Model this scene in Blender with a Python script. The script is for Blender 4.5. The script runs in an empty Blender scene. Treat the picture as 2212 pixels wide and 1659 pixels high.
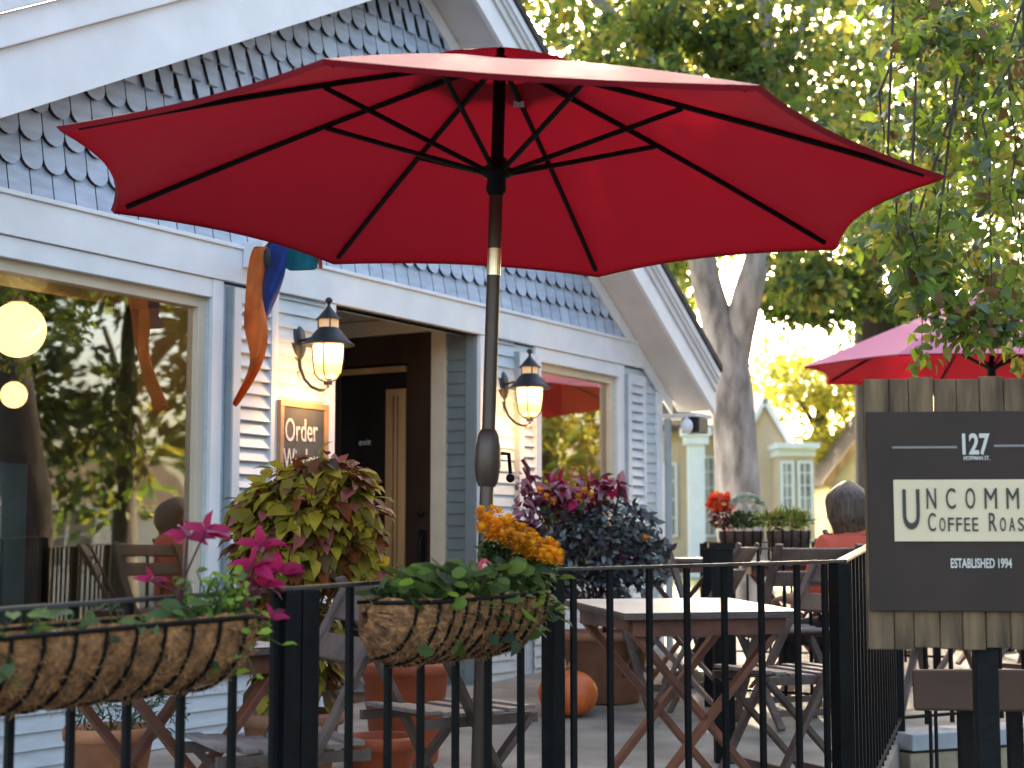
import bpy, bmesh, math, random
import numpy as np
from mathutils import Vector, Matrix
R = math.radians
random.seed(7); rng = np.random.default_rng(11)
scene = bpy.context.scene
C = scene.collection

# ------------------------------------------------------------------ camera
F_PX, CX, CY, HOR = 3500.0, 1106.0, 829.5, 1180.0
PITCH = math.atan((HOR - CY) / F_PX)
cam_d = bpy.data.cameras.new('camera'); cam = bpy.data.objects.new('camera', cam_d); C.objects.link(cam)
cam.location = (0, 0, 1.5); cam.rotation_euler = (math.pi / 2 + PITCH, 0, 0)
cam_d.sensor_width = 36; cam_d.lens = 36 * F_PX / 2212
cam_d.clip_start = 0.05; cam_d.clip_end = 500
cam_d.dof.use_dof = True; cam_d.dof.focus_distance = 5.6; cam_d.dof.aperture_fstop = 3.8
scene.camera = cam

# ------------------------------------------------------------------ light
SUN_AZ, SUN_EL = R(2), R(22)          # azimuth from +Y towards +X
w = bpy.data.worlds.new('World'); scene.world = w; w.use_nodes = True
nt = w.node_tree
sky = nt.nodes.new('ShaderNodeTexSky'); sky.sky_type = 'NISHITA'; sky.sun_disc = False
sky.sun_elevation = SUN_EL; sky.sun_rotation = SUN_AZ % (2 * math.pi); sky.air_density = 1.0; sky.dust_density = 5.0; sky.ozone_density = 0.2
bg = nt.nodes['Background']; nt.links.new(sky.outputs[0], bg.inputs[0]); bg.inputs[1].default_value = 0.14
sd = bpy.data.lights.new('sun', 'SUN'); sun = bpy.data.objects.new('sun', sd); C.objects.link(sun)
sd.energy = 4.0; sd.angle = R(0.5); sd.color = (1.0, 0.86, 0.64)
sv = Vector((math.sin(SUN_AZ) * math.cos(SUN_EL), math.cos(SUN_AZ) * math.cos(SUN_EL), math.sin(SUN_EL)))
sun.rotation_euler = sv.to_track_quat('Z', 'Y').to_euler(); sun.location = (0, 0, 30)
scene.view_settings.view_transform = 'Standard'; scene.view_settings.look = 'None'
scene.view_settings.exposure = 2.75; scene.view_settings.gamma = 1.0
scene.cycles.max_bounces = 8; scene.cycles.transparent_max_bounces = 16
scene.cycles.use_denoising = True

# ------------------------------------------------------------------ helpers
cs, sn = math.cos(PITCH), math.sin(PITCH)
def at(x, y, Y):
    a = (x - CX) / F_PX; b = (CY - y) / F_PX
    r = Vector((a, cs - b * sn, sn + b * cs)); k = Y / r.y
    return Vector((r.x * k, Y, 1.5 + r.z * k))

def new_mat(name):
    m = bpy.data.materials.new(name); m.use_nodes = True
    n = m.node_tree; return m, n, n.nodes['Principled BSDF']

def mat(name, col, rough=0.6, var=0.12, scale=8, bump=0.0, metal=0.0, stretch=None, col2=None, spec=None, bscale=None, detail=4, coord='Object'):
    m, n, p = new_mat(name)
    p.inputs['Roughness'].default_value = rough; p.inputs['Metallic'].default_value = metal
    if spec is not None: p.inputs['Specular IOR Level'].default_value = spec
    tc = n.nodes.new('ShaderNodeTexCoord'); mp = n.nodes.new('ShaderNodeMapping')
    n.links.new(tc.outputs[coord], mp.inputs[0])
    if stretch: mp.inputs['Scale'].default_value = stretch
    no = n.nodes.new('ShaderNodeTexNoise'); no.inputs['Scale'].default_value = scale; no.inputs['Detail'].default_value = detail
    n.links.new(mp.outputs[0], no.inputs[0])
    cr = n.nodes.new('ShaderNodeValToRGB')
    c2 = col2 or tuple(c * (1 - var * 1.6) for c in col)
    c1 = tuple(min(1, c * (1 + var)) for c in col)
    cr.color_ramp.elements[0].position = 0.32; cr.color_ramp.elements[1].position = 0.68
    cr.color_ramp.elements[0].color = (*c2, 1); cr.color_ramp.elements[1].color = (*c1, 1)
    n.links.new(no.outputs[0], cr.inputs[0]); n.links.new(cr.outputs[0], p.inputs['Base Color'])
    if bump:
        b = n.nodes.new('ShaderNodeBump'); b.inputs['Strength'].default_value = bump; b.inputs['Distance'].default_value = 0.01
        n2 = n.nodes.new('ShaderNodeTexNoise'); n2.inputs['Scale'].default_value = bscale or scale * 3; n2.inputs['Detail'].default_value = 5
        n.links.new(mp.outputs[0], n2.inputs[0]); n.links.new(n2.outputs[0], b.inputs['Height']); n.links.new(b.outputs[0], p.inputs['Normal'])
    return m

def leaf_mat(name, col, trans=0.45, rough=0.5, tcol=None, gloss=0.06):
    m, n, p = new_mat(name)
    out = n.nodes['Material Output']
    geo = n.nodes.new('ShaderNodeNewGeometry')
    tc = n.nodes.new('ShaderNodeTexCoord'); no = n.nodes.new('ShaderNodeTexNoise'); no.inputs['Scale'].default_value = 9
    n.links.new(tc.outputs['Object'], no.inputs[0])
    hs = n.nodes.new('ShaderNodeHueSaturation'); hs.inputs['Color'].default_value = (*col, 1)
    mr = n.nodes.new('ShaderNodeMapRange'); mr.inputs[1].default_value = 0.3; mr.inputs[2].default_value = 0.7; mr.inputs[3].default_value = 0.65; mr.inputs[4].default_value = 1.35
    n.links.new(no.outputs[0], mr.inputs[0]); n.links.new(mr.outputs[0], hs.inputs['Value'])
    n.links.new(hs.outputs[0], p.inputs['Base Color']); p.inputs['Roughness'].default_value = rough
    p.inputs['Specular IOR Level'].default_value = 0.35 if gloss < 0.1 else 0.6
    tr = n.nodes.new('ShaderNodeBsdfTranslucent'); tr.inputs[0].default_value = (*(tcol or col), 1)
    mx = n.nodes.new('ShaderNodeMixShader'); mx.inputs[0].default_value = trans
    n.links.new(p.outputs[0], mx.inputs[1]); n.links.new(tr.outputs[0], mx.inputs[2]); n.links.new(mx.outputs[0], out.inputs[0])
    return m

def emis(name, col, s, base=(0.8, 0.7, 0.5)):
    m, n, p = new_mat(name)
    p.inputs['Base Color'].default_value = (*base, 1); p.inputs['Emission Color'].default_value = (*col, 1); p.inputs['Emission Strength'].default_value = s
    return m

XF = {}                    # world matrices of the empties
def thing(name, label, cat, loc=(0, 0, 0), rz=0, group=None, kind=None):
    o = bpy.data.objects.new(name, None); C.objects.link(o); o.empty_display_size = 0.1
    o.location = loc; o.rotation_euler = (0, 0, rz)
    XF[o.name] = Matrix.Translation(Vector(loc)) @ Matrix.Rotation(rz, 4, 'Z')
    tag(o, label, cat, group, kind); return o
def tag(o, label=None, cat=None, group=None, kind=None):
    if label: o['label'] = label
    if cat: o['category'] = cat
    if group: o['group'] = group
    if kind: o['kind'] = kind
    return o
def children(o): return [c for c in bpy.data.objects if c.parent == o]
def dup(o, loc=None, rz=None, label=None, group=None, parent=None):
    kids = children(o)
    c = o.copy(); C.objects.link(c)
    if parent is not None: c.parent = parent
    if loc is not None: c.location = loc
    if rz is not None: c.rotation_euler = (0, 0, rz)
    if label: c['label'] = label
    if group: c['group'] = group
    for k in kids: dup(k, parent=c)
    return c

class MB:
    def __init__(s): s.v = []; s.f = []; s.m = []; s.sm = []
    def add(s, vs, fs, mi=0, smooth=False):
        b = len(s.v); s.v += [tuple(v) for v in vs]
        for f in fs: s.f.append(tuple(b + i for i in f)); s.m.append(mi); s.sm.append(smooth)
        return s
    def box(s, lo, hi, mi=0, M=None):
        (a, b, c), (d, e, f) = lo, hi
        vs = [Vector(p) for p in ((a, b, c), (d, b, c), (d, e, c), (a, e, c), (a, b, f), (d, b, f), (d, e, f), (a, e, f))]
        if M: vs = [M @ v for v in vs]
        return s.add(vs, [(0, 3, 2, 1), (4, 5, 6, 7), (0, 1, 5, 4), (1, 2, 6, 5), (2, 3, 7, 6), (3, 0, 4, 7)], mi)
    def cbox(s, c, d, mi=0, rot=None):
        M = Matrix.Translation(Vector(c)) @ (rot.to_4x4() if rot else Matrix.Identity(4))
        h = [x / 2 for x in d]; return s.box([-x for x in h], h, mi, M)
    def bar(s, p, q, wd, th, mi=0, up=(0, 0, 1)):
        p, q = Vector(p), Vector(q); d = q - p; L = d.length; d.normalize(); u = Vector(up)
        x = d; y = u.cross(x)
        if y.length < 1e-4: y = Vector((1, 0, 0)).cross(x)
        y.normalize(); z = x.cross(y)
        Rm = Matrix((x, y, z)).transposed(); return s.cbox((p + q) / 2, (L, wd, th), mi, Rm)
    def tube(s, pts, rad, seg=10, mi=0, cap=True, closed=False):
        pts = [Vector(p) for p in pts]; n = len(pts)
        if not isinstance(rad, (list, tuple)): rad = [rad] * n
        vs = []; t0 = None
        for i, p in enumerate(pts):
            if closed: t = pts[(i + 1) % n] - pts[i - 1]
            else: t = pts[min(i + 1, n - 1)] - pts[max(i - 1, 0)]
            t.normalize()
            if t0 is None:
                a = t.orthogonal().normalized()
            else:
                a = (a - t * a.dot(t)).normalized()
            t0 = t; b = t.cross(a)
            for k in range(seg):
                an = 2 * math.pi * k / seg; vs.append(p + (a * math.cos(an) + b * math.sin(an)) * rad[i])
        fs = []
        for i in range(n if closed else n - 1):
            for k in range(seg):
                j = (i + 1) % n
                fs.append((i * seg + k, i * seg + (k + 1) % seg, j * seg + (k + 1) % seg, j * seg + k))
        s.add(vs, fs, mi, True)
        if cap and not closed:
            s.add(vs[:seg], [tuple(range(seg))[::-1]], mi); s.add(vs[-seg:], [tuple(range(seg))], mi)
        return s
    def lathe(s, prof, o=(0, 0, 0), seg=24, mi=0, ax=None, sx=1, sy=1, smooth=True):
        M = Matrix.Translation(Vector(o)) @ (ax.to_4x4() if ax else Matrix.Identity(4)); vs = []
        for r, z in prof:
            for k in range(seg):
                an = 2 * math.pi * k / seg; vs.append(M @ Vector((r * sx * math.cos(an), r * sy * math.sin(an), z)))
        fs = [(i * seg + k, i * seg + (k + 1) % seg, (i + 1) * seg + (k + 1) % seg, (i + 1) * seg + k) for i in range(len(prof) - 1) for k in range(seg)]
        s.add(vs, fs, mi, smooth)
        if prof[0][0] > 1e-4: s.add(vs[:seg], [tuple(range(seg))[::-1]], mi)
        if prof[-1][0] > 1e-4: s.add(vs[-seg:], [tuple(range(seg))], mi)
        return s
    def ball(s, c, r, mi=0, seg=14, rings=8, rx=1, ry=1, rz=1):
        prof = [(max(1e-5, math.sin(math.pi * i / rings)), -math.cos(math.pi * i / rings)) for i in range(rings + 1)]
        c = Vector(c); vs = []
        for pr, z in prof:
            for k in range(seg):
                an = 2 * math.pi * k / seg; vs.append(c + Vector((pr * math.cos(an) * rx, pr * math.sin(an) * ry, z * rz)) * r)
        fs = [(i * seg + k, i * seg + (k + 1) % seg, (i + 1) * seg + (k + 1) % seg, (i + 1) * seg + k) for i in range(rings) for k in range(seg)]
        return s.add(vs, fs, mi, True)
    def prism(s, poly, d, mi=0):
        n = len(poly); d = Vector(d); vs = [Vector(p) for p in poly]; v2 = [p + d for p in vs]
        return s.add(vs + v2, [tuple(range(n)), tuple(range(2 * n - 1, n - 1, -1))] + [(i, (i + n), (i + 1) % n + n, (i + 1) % n) for i in range(n)], mi)
    def build(s, name, mats, parent=None, world=False, bevel=0):
        me = bpy.data.meshes.new(name); vs = s.v
        if parent is not None and world:
            Mi = XF[parent.name].inverted(); vs = [Mi @ Vector(v) for v in vs]
        me.from_pydata(vs, [], s.f); me.update()
        mats = mats if isinstance(mats, (list, tuple)) else [mats]
        for m in mats: me.materials.append(m)
        me.polygons.foreach_set('material_index', s.m); me.polygons.foreach_set('use_smooth', s.sm)
        bm = bmesh.new(); bm.from_mesh(me); bmesh.ops.recalc_face_normals(bm, faces=bm.faces); bm.to_mesh(me); bm.free()
        o = bpy.data.objects.new(name, me); C.objects.link(o)
        if parent is not None: o.parent = parent
        if bevel:
            b = o.modifiers.new('bevel', 'BEVEL'); b.width = bevel; b.segments = 2; b.limit_method = 'ANGLE'
        return o

T_LEAF = (np.array([(0, 0, 0), (.28, .27, .06), (.28, -.27, .06), (.3, 0, 0), (.68, .2, .02), (.68, -.2, .02), (.68, 0, -.05), (1, 0, -.2)]),
          [(0, 3, 1), (0, 2, 3), (3, 6, 4, 1), (3, 2, 5, 6), (6, 7, 4), (6, 5, 7)])
T_DIA = (np.array([(0, 0, 0), (.45, .34, .06), (1, 0, -.06), (.45, -.34, .06)]), [(0, 3, 2, 1)])
T_ROUND = (np.array([(0, 0, 0), (.2, .36, .05), (.6, .45, .04), (.95, .2, -.04), (.95, -.2, -.04), (.6, -.45, .04), (.2, -.36, .05), (.45, 0, -.03)]),
           [(7, 1, 0), (7, 2, 1), (7, 3, 2), (7, 4, 3), (7, 5, 4), (7, 6, 5), (7, 0, 6)])
T_SLIM = (np.array([(0, 0, 0), (.4, .11, .03), (1, 0, -.25), (.4, -.11, .03)]), [(0, 3, 2, 1)])
def leaves(name, P, D, N, S, mats, mi, parent=None, T=T_DIA, world=True):
    P = np.asarray(P, float); D = np.asarray(D, float); N = np.asarray(N, float); n = len(P)
    D = D / (np.linalg.norm(D, axis=1)[:, None] + 1e-9)
    Y = np.cross(N, D); Y /= (np.linalg.norm(Y, axis=1)[:, None] + 1e-9); Z = np.cross(D, Y)
    tv, tf = T; k = len(tv); S = np.broadcast_to(np.asarray(S, float), (n,))
    V = P[:, None, :] + S[:, None, None] * (tv[None, :, 0:1] * D[:, None, :] + tv[None, :, 1:2] * Y[:, None, :] + tv[None, :, 2:3] * Z[:, None, :])
    V = V.reshape(-1, 3)
    if parent is not None and world:
        Mi = np.array(XF[parent.name].inverted()); V = V @ Mi[:3, :3].T + Mi[:3, 3]
    me = bpy.data.meshes.new(name)
    lt = np.array([len(f) for f in tf]); fl = np.concatenate([np.array(f) for f in tf])
    me.vertices.add(n * k); me.vertices.foreach_set('co', V.ravel())
    L = (np.arange(n)[:, None] * k + fl[None, :]).ravel(); me.loops.add(len(L)); me.loops.foreach_set('vertex_index', L.astype(np.int32))
    tot = np.tile(lt, n); st = np.concatenate([[0], np.cumsum(tot)[:-1]])
    me.polygons.add(len(tot)); me.polygons.foreach_set('loop_start', st.astype(np.int32)); me.polygons.foreach_set('loop_total', tot.astype(np.int32))
    me.polygons.foreach_set('material_index', np.repeat(np.asarray(mi, dtype=np.int32), len(tf)))
    me.update(calc_edges=True)
    for m in mats: me.materials.append(m)
    o = bpy.data.objects.new(name, me); C.objects.link(o)
    if parent is not None: o.parent = parent
    return o
def clump_pts(clumps, shell=0.5):
    """clumps: (centre, (rx,ry,rz), n) -> leaf positions and outward directions"""
    Ps = []; Os = []
    for c, r, n in clumps:
        d = rng.normal(size=(n, 3)); d /= np.linalg.norm(d, axis=1)[:, None]
        rad = shell + (1 - shell) * rng.random(n) ** .6; rad *= (0.85 + .3 * rng.random(n))
        Ps.append(np.array(c)[None, :] + d * rad[:, None] * np.array(r)[None, :]); Os.append(d)
    return np.concatenate(Ps), np.concatenate(Os)
def foliage(name, clumps, size, mats, probs, parent, T=T_DIA, shell=.4, droop=.35, up=.6, jit=.9):
    P, O = clump_pts(clumps, shell); n = len(P)
    D = O * .7 + rng.normal(size=(n, 3)) * jit + np.array([0, 0, -droop])
    N = rng.normal(size=(n, 3)) * .6 + np.array([0, 0, up]) + O * .4
    return leaves(name, P, D, N, size * (.6 + .8 * rng.random(n)), mats, rng.choice(len(mats), n, p=probs), parent, T)

# ------------------------------------------------------------------ materials
M = {}
M['white'] = mat('white_paint', (.74, .74, .75), .45, .04, 5, .08, bscale=30)
M['cream'] = mat('cream_paint', (.62, .52, .38), .5, .05, 6, .08)
M['siding'] = mat('pale_blue_siding', (.54, .60, .635), .5, .06, 6, .1, stretch=(1, 1, 6))
M['shutter'] = mat('shutter_paint', (.66, .67, .69), .45, .04, 6, .05)
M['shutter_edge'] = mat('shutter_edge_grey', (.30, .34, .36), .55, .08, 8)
M['shingle'] = mat('blue_shingle_paint', (.40, .465, .575), .6, .12, 5, .25, stretch=(1, 1, 5), bscale=18)
M['shingle2'] = mat('blue_shingle_paint_pale', (.45, .52, .63), .6, .10, 5, .25, stretch=(1, 1, 5), bscale=18)
M['shingle_shade'] = mat('shingle_gap_shade', (.025, .025, .03), .8, .2, 8)  # near-black paint for the shade seen between shingles, on left edges and backing
M['roof'] = mat('roof_shingle_dark', (.05, .045, .04), .9, .3, 14, .5)
M['soffit'] = mat('soffit_paint', (.62, .60, .58), .5, .05, 4, .08)
M['doorwood'] = mat('dark_door_wood', (.040, .018, .010), .35, .3, 3, .15, stretch=(1, 1, .15))
M['goldwood'] = mat('golden_oak_trim', (.42, .24, .10), .4, .25, 5, .1, stretch=(1, 1, .2))
M['black'] = mat('black_iron', (.005, .0052, .005), .55, .25, 20, .15, spec=.18)
M['rail'] = mat('worn_iron_rail', (.075, .068, .06), .4, .35, 8, .15, metal=.6)
M['bronze'] = mat('bronze_pole', (.085, .060, .045), .36, .2, 10, .06, metal=.55, stretch=(1, 1, .3))
M['brass'] = mat('brushed_brass', (.85, .72, .45), .22, .1, 10, metal=1.0)
M['lantern'] = mat('lantern_metal', (.035, .036, .042), .45, .2, 15, .1, metal=.5)
M['coir'] = mat('coir_liner', (.42, .19, .066), .98, .30, 55, 1.0, col2=(.13, .055, .022), bscale=140, detail=10)
M['fibre'] = mat('coir_fibre', (.50, .27, .11), .9, .3, 30, col2=(.16, .075, .03))
M['soil'] = mat('potting_soil', (.045, .028, .018), .95, .4, 30, .9)
M['terra'] = mat('terracotta', (.46, .19, .085), .8, .15, 7, .2, col2=(.30, .12, .06))
M['terra2'] = mat('terracotta_brown', (.30, .135, .07), .8, .18, 7, .2, col2=(.18, .085, .05))
M['terra3'] = mat('terracotta_orange', (.38, .085, .03), .7, .12, 7, .15)
M['pumpkin'] = mat('pumpkin_skin', (.62, .13, .025), .45, .12, 5, .1)
M['wood'] = mat('weathered_teak', (.125, .082, .062), .6, .3, 4, .35, col2=(.06, .038, .03), stretch=(2, 2, 2), bscale=40, detail=8)
M['wood_pale'] = mat('sun_bleached_slats', (.26, .22, .20), .6, .2, 5, .3, col2=(.13, .10, .09), bscale=40, detail=8)
M['redwood'] = mat('red_teak_legs', (.19, .062, .030), .45, .3, 6, .2, col2=(.08, .028, .016), bscale=40, detail=8)
M['tabletop'] = mat('cream_table_top', (.70, .65, .56), .32, .05, 5, .05, col2=(.60, .56, .48))
M['concrete'] = mat('patio_concrete', (.30, .265, .215), .85, .12, 3, .3, col2=(.165, .145, .118), bscale=60, detail=9)
M['asphalt'] = mat('asphalt', (.055, .055, .058), .9, .2, 12, .4)
M['stone'] = mat('tan_stone', (.34, .27, .17), .85, .25, 6, .6, col2=(.17, .13, .085), detail=8)
M['cap'] = mat('grey_stone_cap', (.33, .33, .34), .8, .12, 6, .3)
M['bark'] = mat('grey_maple_bark', (.34, .295, .27), .9, .3, 5, .9, col2=(.12, .102, .096), stretch=(1.6, 1.6, .5), bscale=16, detail=9)
M['bark_dark'] = mat('dark_bark', (.06, .048, .04), .9, .3, 6, .8, stretch=(2, 2, .5), bscale=14)
M['lawn'] = mat('sunny_lawn', (.13, .17, .04), .9, .3, 3, .4)
M['signdark'] = mat('sign_brown_paint', (.048, .031, .022), .6, .08, 5, .05, spec=.2)
M['signcream'] = mat('sign_cream_panel', (.72, .56, .33), .5, .03, 5)
M['signtext'] = mat('sign_dark_letters', (.035, .026, .022), .5, .05, 5)
M['signpale'] = mat('sign_pale_letters', (.60, .55, .46), .5, .05, 5)
M['signline'] = mat('sign_rule_line', (.22, .19, .16), .5, .05, 5)
M['plank'] = mat('weathered_barn_plank', (.17, .105, .05), .85, .4, 7, .8, col2=(.05, .030, .015), stretch=(3, 3, .5), bscale=30, detail=9)
M['brownboard'] = mat('brown_board_paint', (.10, .052, .032), .6, .1, 5, .1)
M['slate'] = mat('chalkboard_slate', (.060, .063, .066), .8, .2, 8)
M['chalk'] = mat('chalk', (.55, .55, .56), .95, .15, 60)
M['frame_wood'] = mat('orange_pine_frame', (.36, .21, .11), .5, .15, 10, .1)
M['steel'] = mat('steel_bowl', (.35, .35, .35), .3, .1, 10, metal=.9)
M['globe'] = emis('lit_globe', (1.0, .60, .22), .62)
M['lamp_glass'] = emis('lit_lantern_glass', (1.0, .56, .15), .85)
_n = M['lamp_glass'].node_tree; _tc = _n.nodes.new('ShaderNodeTexCoord'); _sx = _n.nodes.new('ShaderNodeSeparateXYZ'); _cr = _n.nodes.new('ShaderNodeValToRGB'); _mr = _n.nodes.new('ShaderNodeMapRange')
_n.links.new(_tc.outputs['Object'], _sx.inputs[0]); _n.links.new(_sx.outputs['Z'], _mr.inputs[0]); _mr.inputs[1].default_value = -.12; _mr.inputs[2].default_value = .06; _n.links.new(_mr.outputs[0], _cr.inputs[0])
_cr.color_ramp.elements[0].color = (.30, .085, .008, 1); _cr.color_ramp.elements[1].color = (1.6, 1.0, .36, 1); _e = _cr.color_ramp.elements.new(.35); _e.color = (.75, .30, .04, 1)
_n.links.new(_cr.outputs[0], _n.nodes['Principled BSDF'].inputs['Emission Color']); _n.nodes['Principled BSDF'].inputs['Emission Strength'].default_value = 1.0
M['lamp_neck'] = emis('lit_lantern_neck', (1.0, .50, .16), .07, (.7, .5, .3))
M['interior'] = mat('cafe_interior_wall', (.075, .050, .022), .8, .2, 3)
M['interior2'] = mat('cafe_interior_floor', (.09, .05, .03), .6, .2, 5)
M['jamb'] = mat('tan_interior_jamb', (.50, .345, .17), .5, .08, 5)
M['bluecab'] = mat('blue_cabinet', (.12, .24, .32), .5, .1, 6)
M['hair'] = mat('grey_brown_hair', (.10, .064, .042), .5, .45, 14, .6, stretch=(6, 6, .6), detail=6)
M['skin'] = mat('skin', (.50, .29, .20), .55, .06, 8)
M['shirt'] = mat('coral_shirt', (.62, .10, .055), .85, .1, 8, .3)
M['pants'] = mat('black_trousers', (.012, .012, .015), .8, .1, 8)
M['nylon_o'] = leaf_mat('orange_nylon', (.70, .17, .03), .35, .5)
M['nylon_b'] = leaf_mat('blue_nylon', (.025, .06, .28), .3, .5)
M['nylon_t'] = leaf_mat('teal_nylon', (.01, .16, .20), .3, .5)
M['nylon_r'] = leaf_mat('red_nylon', (.5, .03, .03), .3, .5)
M['rubber'] = mat('dark_knot', (.01, .01, .012), .7, .1, 8)

def glass(name, refl):
    m, n, p = new_mat(name); out = n.nodes['Material Output']
    tr = n.nodes.new('ShaderNodeBsdfTransparent'); tr.inputs[0].default_value = (.93, .93, .90, 1)
    gl = n.nodes.new('ShaderNodeBsdfGlossy'); gl.inputs['Roughness'].default_value = .012; gl.inputs[0].default_value = (1, .97, .88, 1)
    tc = n.nodes.new('ShaderNodeTexCoord'); no = n.nodes.new('ShaderNodeTexNoise'); no.inputs['Scale'].default_value = 1.6; no.inputs['Detail'].default_value = 1
    b = n.nodes.new('ShaderNodeBump'); b.inputs['Strength'].default_value = .12; b.inputs['Distance'].default_value = .02
    n.links.new(tc.outputs['Object'], no.inputs[0]); n.links.new(no.outputs[0], b.inputs['Height']); n.links.new(b.outputs[0], gl.inputs['Normal'])
    mx = n.nodes.new('ShaderNodeMixShader'); lw = n.nodes.new('ShaderNodeLayerWeight'); lw.inputs[0].default_value = refl
    mr = n.nodes.new('ShaderNodeMapRange'); mr.inputs[3].default_value = refl * .6; mr.inputs[4].default_value = 1.0
    n.links.new(lw.outputs['Fresnel'], mr.inputs[0]); n.links.new(mr.outputs[0], mx.inputs[0])
    n.links.new(tr.outputs[0], mx.inputs[1]); n.links.new(gl.outputs[0], mx.inputs[2]); n.links.new(mx.outputs[0], out.inputs[0])
    return m
M['glass'] = glass('window_glass', .44)

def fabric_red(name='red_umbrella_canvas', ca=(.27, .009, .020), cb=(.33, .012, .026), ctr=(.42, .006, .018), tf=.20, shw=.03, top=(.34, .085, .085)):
    m, n, p = new_mat(name); out = n.nodes['Material Output']
    tc = n.nodes.new('ShaderNodeTexCoord')
    no = n.nodes.new('ShaderNodeTexNoise'); no.inputs['Scale'].default_value = 2.5; no.inputs['Detail'].default_value = 5
    cr = n.nodes.new('ShaderNodeValToRGB'); cr.color_ramp.elements[0].color = (*ca, 1); cr.color_ramp.elements[1].color = (*cb, 1)
    n.links.new(tc.outputs['Object'], no.inputs[0]); n.links.new(no.outputs[0], cr.inputs[0])
    p.inputs['Roughness'].default_value = .8; p.inputs['Specular IOR Level'].default_value = .3
    p.inputs['Sheen Weight'].default_value = shw; p.inputs['Sheen Roughness'].default_value = .5; p.inputs['Sheen Tint'].default_value = (1, .75, .75, 1)
    # upper side painted paler, brightness from the sky put into its colour
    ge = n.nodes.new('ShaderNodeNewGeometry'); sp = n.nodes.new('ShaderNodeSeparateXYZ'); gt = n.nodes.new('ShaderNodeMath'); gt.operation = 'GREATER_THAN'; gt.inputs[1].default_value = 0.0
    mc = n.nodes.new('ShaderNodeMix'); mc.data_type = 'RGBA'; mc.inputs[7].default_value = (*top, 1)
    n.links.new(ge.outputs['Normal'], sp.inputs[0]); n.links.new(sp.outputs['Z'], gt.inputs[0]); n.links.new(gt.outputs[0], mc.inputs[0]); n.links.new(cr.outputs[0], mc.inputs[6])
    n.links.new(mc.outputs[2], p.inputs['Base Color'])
    wv = n.nodes.new('ShaderNodeTexNoise'); wv.inputs['Scale'].default_value = 3.2; wv.inputs['Detail'].default_value = 7; wv.inputs['Distortion'].default_value = .8; b = n.nodes.new('ShaderNodeBump'); b.inputs['Strength'].default_value = .35; b.inputs['Distance'].default_value = .02
    n.links.new(tc.outputs['Object'], wv.inputs[0]); n.links.new(wv.outputs[0], b.inputs['Height']); n.links.new(b.outputs[0], p.inputs['Normal'])
    tr = n.nodes.new('ShaderNodeBsdfTranslucent'); tr.inputs[0].default_value = (*ctr, 1)
    mx = n.nodes.new('ShaderNodeMixShader'); mx.inputs[0].default_value = tf
    n.links.new(p.outputs[0], mx.inputs[1]); n.links.new(tr.outputs[0], mx.inputs[2]); n.links.new(mx.outputs[0], out.inputs[0])
    return m
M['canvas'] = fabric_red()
M['canvas_pink'] = fabric_red('red_canvas_sunlit_top', (.30, .010, .020), (.36, .014, .026), (.40, .006, .02), .18, .0, (.58, .20, .29))  # same red cloth; sunlight on its upper side is painted in as pink

LG = lambda nm, c, t=.5, **k: leaf_mat(nm, c, t, **k)
L_green = LG('leaf_green', (.075, .115, .028), .44, tcol=(.17, .25, .04)); L_dark = LG('leaf_dark_green', (.030, .055, .022), .4, tcol=(.05, .10, .03))
L_yel = LG('leaf_yellow_green', (.15, .15, .03), .5, tcol=(.36, .33, .05)); L_gold = LG('leaf_gold', (.30, .25, .03), .55, tcol=(.78, .70, .10))
L_brown = LG('leaf_brown', (.16, .085, .035), .4); L_lime = LG('leaf_lime', (.12, .18, .03), .45, tcol=(.24, .34, .05)); L_blue = LG('leaf_blue_green', (.045, .09, .06), .4)
L_pale = LG('leaf_pale_sheen', (.12, .17, .10), .4, rough=.3, gloss=.2)

L_limeb = LG('leaf_bright_lime', (.22, .32, .03), .5, tcol=(.4, .55, .05))
# ------------------------------------------------------------------ ground
def floor_z(y): return .44 + .04 * (y - 3.3)
g = MB(); g.add([(-60, -60, 0), (90, -60, 0), (90, 140, 0), (-60, 140, 0)], [(0, 1, 2, 3)]); tag(g.build('sidewalk', M['asphalt']), kind='structure')
P4 = (1.79, 7.6)
poly = [(-3.4, .62), (-.526, 3.95), (.122, 4.7), (1.04, 5.15), P4, (7.0, 10.1), (7.0, 17), (-8, 17), (-8, .62)]
g = MB(); n = len(poly)
top = [(x, y, floor_z(y)) for x, y in poly]; bot = [(x, y, .004) for x, y in poly]
g.add(top, [tuple(range(n))]); g.add(top + bot, [(i, i + n, (i + 1) % n + n, (i + 1) % n) for i in range(n)])
tag(g.build('patio', M['concrete']), kind='structure')
g = MB(); g.box((-40, 17.004, .01), (60, 120, .93)); tag(g.build('lawn', M['lawn']), kind='structure')

# ------------------------------------------------------------------ café building (local: x along facade, y into the building)
ANG = R(30.9); B_RZ = math.pi / 2 - ANG; FX, FY = -2.078, 6.5
Uv = Vector((math.sin(ANG), math.cos(ANG), 0)); Nv = Vector((math.cos(ANG), -math.sin(ANG), 0)); F0 = Vector((FX, FY, 0))
def fw(u, o, z): return F0 + Uv * u + Nv * o + Vector((0, 0, z))
bld = thing('cafe_building', 'pale blue clapboard cafe with white trim and a fish-scale shingled gable', 'building', (FX, FY, 0), B_RZ)
Z0 = .25
def siding(mb, u0, u1, z0, z1, ex=.071):
    z = z0
    while z < z1 - .002:
        zt = min(z + ex, z1)
        mb.add([(u0, -.016, z), (u1, -.016, z), (u1, -.003, zt), (u0, -.003, zt), (u0, -.003, z), (u1, -.003, z)], [(0, 1, 2, 3), (0, 4, 5, 1)]); z += ex
def part(mb, name, m, bevel=0): return mb.build(name, m, bld, bevel=bevel)
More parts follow.
